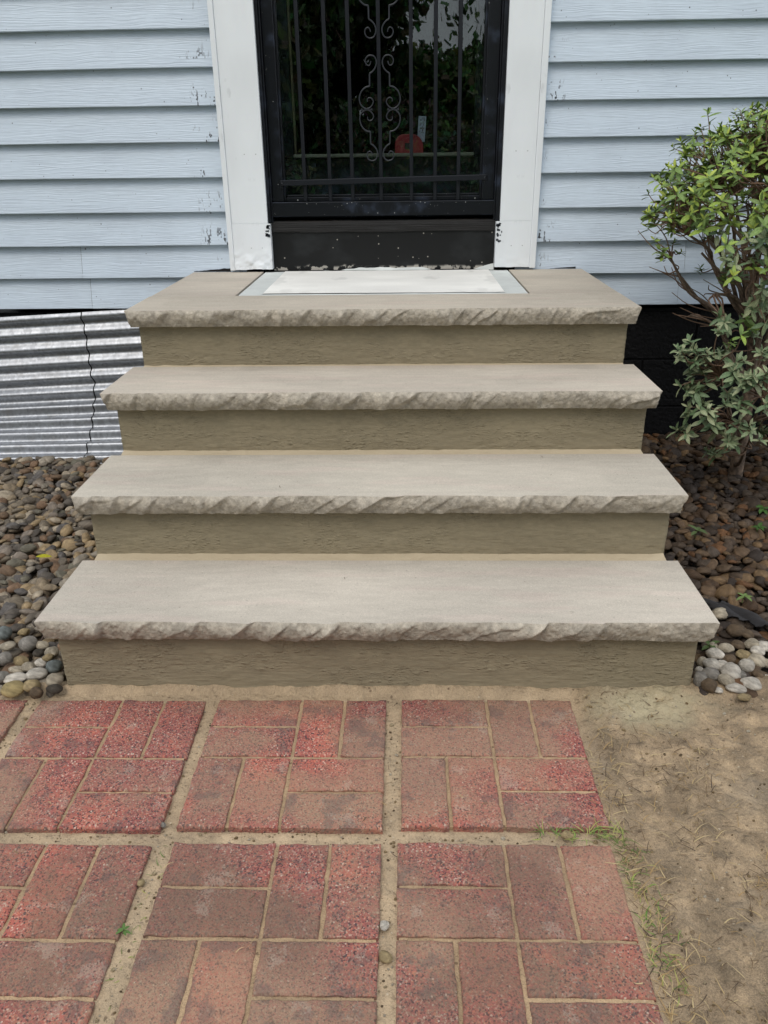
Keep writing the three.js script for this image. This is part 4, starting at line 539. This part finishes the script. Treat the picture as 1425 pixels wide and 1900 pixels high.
  ends.forEach((e, i) => { const st = i % 3 === 2 ? V(1.275, 0.42, -1.24) : i % 3 === 1 ? V(1.255, 0.54, -1.23) : fork, mid = st.clone().lerp(e, 0.5).add(V((r() - 0.5) * 0.06, 0.03 + r() * 0.03, (r() - 0.5) * 0.06)), m2 = st.clone().lerp(e, 0.25).add(V((r() - 0.5) * 0.03, 0.0, (r() - 0.5) * 0.03)); const pts = [st, m2, mid, mid.clone().lerp(e, 0.5).add(V((r() - 0.5) * 0.05, (r() - 0.5) * 0.04, (r() - 0.5) * 0.05)), e]; stems.push(new THREE.CatmullRomCurve3(pts)); mesh('branch', tube(pts, 0.0085 + r() * 0.0045, 0.0035, 7, 20), bark, bush); });
  for (const e of [[1.08, 0.50, -1.02], [1.12, 0.36, -1.0], [1.2, 0.45, -0.95], [1.3, 0.4, -0.95], [1.45, 0.45, -1.1], [1.2, 0.28, -1.0]].map(a => V(...a))) { const st = V(1.288, 0.10 + r() * 0.18, -1.265), pts = [st, st.clone().lerp(e, 0.45).add(V(0, 0.02 - r() * 0.05, 0)), e]; stems.push(new THREE.CatmullRomCurve3(pts)); mesh('branch', tube(pts, 0.008, 0.0035, 6, 12), bark, bush); }
  const samples = []; stems.forEach(c => { for (let i = 5; i <= 12; i++) samples.push(c.getPoint(i / 12)); });
  const leaves = [];
  for (let k = 0; k < 130; k++) { const s = samples[Math.floor(r() * samples.length)]; if (s.y < 0.62) continue; const d = s.clone().sub(V(1.25, 0.6, -1.22)).normalize().multiplyScalar(0.06 + r() * 0.1), e = s.clone().add(d).add(V((r() - 0.5) * 0.1, (r() - 0.4) * 0.09, (r() - 0.5) * 0.1)); mesh('twig', tube([s, s.clone().lerp(e, 0.5).add(V((r() - 0.5) * 0.04, (r() - 0.5) * 0.03, (r() - 0.5) * 0.04)), e], 0.0026, 0.0011, 5, 7), r() < 0.5 ? twigM : bark, bush); }
  tips.forEach((t, n) => {
    // a crooked twig from the nearest stem point that lies nearer to the trunk
    let best = null, bd = 9; for (const s of samples) { const d = s.distanceTo(t.p) + 0.25 * Math.max(0, s.y - t.p.y); if (d < bd) { bd = d; best = s; } }
    const k1 = best.clone().lerp(t.p, 0.4).add(V((r() - 0.5) * 0.05, (r() - 0.3) * 0.04, (r() - 0.5) * 0.05)), k2 = best.clone().lerp(t.p, 0.75).add(V((r() - 0.5) * 0.03, (r() - 0.6) * 0.03, (r() - 0.5) * 0.03));
    if (bd > 0.01) mesh('twig', tube([best, k1, k2, t.p], 0.0028 + bd * 0.006, 0.0011, 5, 9), twigM, bush);
    if (r() < 0.2 && t.z0 === 0) { mesh('twig', tube([k1, k1.clone().lerp(k2, 0.5).add(V((r() - 0.5) * 0.06, (r() - 0.5) * 0.06, (r() - 0.5) * 0.06)), k1.clone().add(V((r() - 0.5) * 0.12, (r() - 0.2) * 0.08, (r() - 0.5) * 0.12))], 0.002, 0.0009, 5, 6), twigM, bush); }
    const axis = t.p.clone().sub(k2).normalize().lerp(V(0, 1, 0), 0.45).add(V((r() - 0.5) * 0.4, 0, (r() - 0.5) * 0.4 + 0.15)).normalize(), qa = new THREE.Quaternion().setFromUnitVectors(V(0, 1, 0), axis);
    const nl = 5 + Math.floor(r() * 4);
    for (let k = 0; k < nl; k++) { const inner = k >= nl - 2; const up = inner ? 0.75 + r() * 0.35 : 0.05 + r() * 0.5, e = new THREE.Quaternion().setFromEuler(new THREE.Euler(-up, k * 2.4 + r() * 0.6, (r() - 0.5) * 0.5, 'YXZ')); leaves.push({ p: t.p.clone().addScaledVector(axis, inner ? 0.004 : -0.003 * k), q: qa.clone().multiply(e), s: t.size * (inner ? 0.62 : 0.85 + r() * 0.35), tone: t.z0 === 2 ? 3 + Math.floor(r() * 3) : inner && t.young ? 0 : r() < 0.3 ? 1 : 2 }); }
    if (r() < 0.6) for (let k = 0; k < 3; k++) { const w = k2.clone().lerp(t.p, 0.3 + 0.5 * r()); leaves.push({ p: w, q: new THREE.Quaternion().setFromEuler(new THREE.Euler(-0.2 - r() * 0.5, r() * 6.283, (r() - 0.5), 'YXZ')), s: t.size * 0.8, tone: t.z0 === 2 ? 4 : 2 }); }
  });
  const tones = [S(198, 214, 104), S(162, 188, 90), S(134, 162, 94), S(184, 194, 158), S(156, 174, 138), S(126, 152, 116)], lm = tones.map(c => leafMat(c, 0.48)), geos = [leafShape(1, 0.17, 0.3, 0.18), leafShape(1, 0.19, 0.2, 0.3), leafShape(1, 0.15, 0.35, 0.06)];
  leaves.forEach(l => { const [u, v, d] = project(l.p); const vis = u > -10 && u < 1435 && v > -10 && v < 1910; l.key = vis ? l.s / d * (l.p.z > -1.25 ? 1.5 : 1) : 0; });
  leaves.sort((a, b) => b.key - a.key);
  leaves.slice(0, 300).forEach((l, i) => { const m = mesh('leaf', geos[i % 3], lm[l.tone], bush); m.position.copy(l.p); m.quaternion.copy(l.q); m.scale.setScalar(l.s); });
  const rest = leaves.slice(300), m4 = new THREE.Matrix4();
  geos.forEach((g, k) => { const arr = rest.filter((_, i) => i % 3 === k), im = new THREE.InstancedMesh(g, leafMat(0xffffff, 0.5), arr.length); arr.forEach((l, i) => { im.setMatrixAt(i, m4.compose(l.p, l.q, V(l.s, l.s, l.s))); im.setColorAt(i, tones[l.tone]); }); im.name = 'foliage'; stuff(im); im.castShadow = im.receiveShadow = true; bush.add(im); });
}

// ---------------------------------------------------------------- trees across the lawn, mirrored in the door glass
{
  const leafQ = new THREE.PlaneGeometry(1, 0.55), r = rng(3003), bark = mat(S(70, 58, 48), 0.95);
  function tree(x, z, h, rad, low, n, leaf, color, label) {
    const t = tag(group(h < 2 ? 'shrub' : 'tree'), label, h < 2 ? 'shrub' : 'tree', 'trees across the lawn'); t.position.set(x, -0.06, z);
    mesh('trunk', tube([V(0, 0, 0), V(0.1, h * 0.3, 0.05), V(-0.05, h * 0.6, 0), V(0, h * 0.9, 0)], rad * 0.07, rad * 0.02, 8, 12), bark, t);
    for (let k = 0; k < 6; k++) { const a = r() * 6.283, y = h * (0.3 + r() * 0.45); mesh('limb', tube([V(0, y, 0), V(Math.cos(a) * rad * 0.4, y + rad * 0.2, Math.sin(a) * rad * 0.4), V(Math.cos(a) * rad * 0.8, y + rad * 0.3, Math.sin(a) * rad * 0.8)], rad * 0.025, 0.01, 5, 6), bark, t); }
    const clumps = []; for (let k = 0; k < 40; k++) { const a = r() * 6.283, e = r() * 2 - 1, q = Math.sqrt(1 - e * e) * (0.55 + 0.45 * r()); clumps.push([V(Math.cos(a) * q * rad, lerp(low, h, (e + 1) / 2), Math.sin(a) * q * rad), rad * (0.22 + r() * 0.2)]); }
    const im = new THREE.InstancedMesh(leafQ, mat(0xffffff, 0.7, { side: THREE.DoubleSide }), n), m4 = new THREE.Matrix4();
    for (let i = 0; i < n; i++) { const [c, s] = clumps[Math.floor(r() * 40)], u = r() * 2 - 1, a = r() * 6.283, d = Math.cbrt(r()) * s, k = Math.sqrt(1 - u * u) * d; im.setMatrixAt(i, m4.compose(V(c.x + k * Math.cos(a), Math.max(0.1, c.y + u * d), c.z + k * Math.sin(a)), new THREE.Quaternion().setFromEuler(new THREE.Euler(r() * 3, r() * 6, r() * 3)), V(leaf, leaf, leaf).multiplyScalar(0.7 + r() * 0.6))); im.setColorAt(i, S(...color.map(v => v * (0.75 + r() * 0.5)))); }
    im.name = 'crown'; stuff(im); im.castShadow = im.receiveShadow = true; t.add(im);
  }
  tree(-5.0, 13.5, 9, 3.6, 0.2, 42000, 0.19, [84, 104, 62], 'tall dark tree with low crown, far side of the lawn');
  tree(-3.1, 17, 8.5, 3.4, 0.1, 42000, 0.2, [82, 102, 60], 'dense dark tree in the row across the lawn');
  tree(-4.6, 22, 10, 4.4, 0.2, 20000, 0.34, [74, 94, 54], 'tall tree standing behind the dense dark row');
  tree(-9.0, 18, 10, 4.2, 0.2, 9000, 0.4, [104, 128, 70], 'broad dark tree at the end of the row across the lawn');
  tree(2.6, 24, 3.7, 3.9, 0.0, 34000, 0.22, [96, 118, 68], 'low round green tree with open sky above it');
  tree(9.2, 21, 3.6, 3.6, 0.1, 12000, 0.28, [110, 136, 74], 'mid-height green tree beyond the low round one');
  tree(3.0, 9.5, 6.4, 2.5, 2.4, 9500, 0.11, [84, 106, 60], 'light leafy tree with branches hanging over the lawn');
  for (const [x, z, w, lab] of [[-0.6, 15, 1.9, 'wide leafy shrub between the dark row and the low round tree'], [0.4, 19, 1.6, 'leafy shrub behind the wide one across the lawn'], [-2.6, 11, 1.1, 'low leafy shrub before the tall dark tree'], [1.2, 12.5, 1.3, 'low leafy shrub in front of the open sky'], [4.6, 13, 1.2, 'low leafy shrub below the hanging branches']]) tree(x, z, w > 1.5 ? 1.99 : 1.5, w, 0.1, 5000, 0.12, [112, 124, 92], lab);
}

scene.traverse(o => { if (o.isMesh) { o.castShadow = true; o.receiveShadow = true; } });
renderer.render(scene, camera);
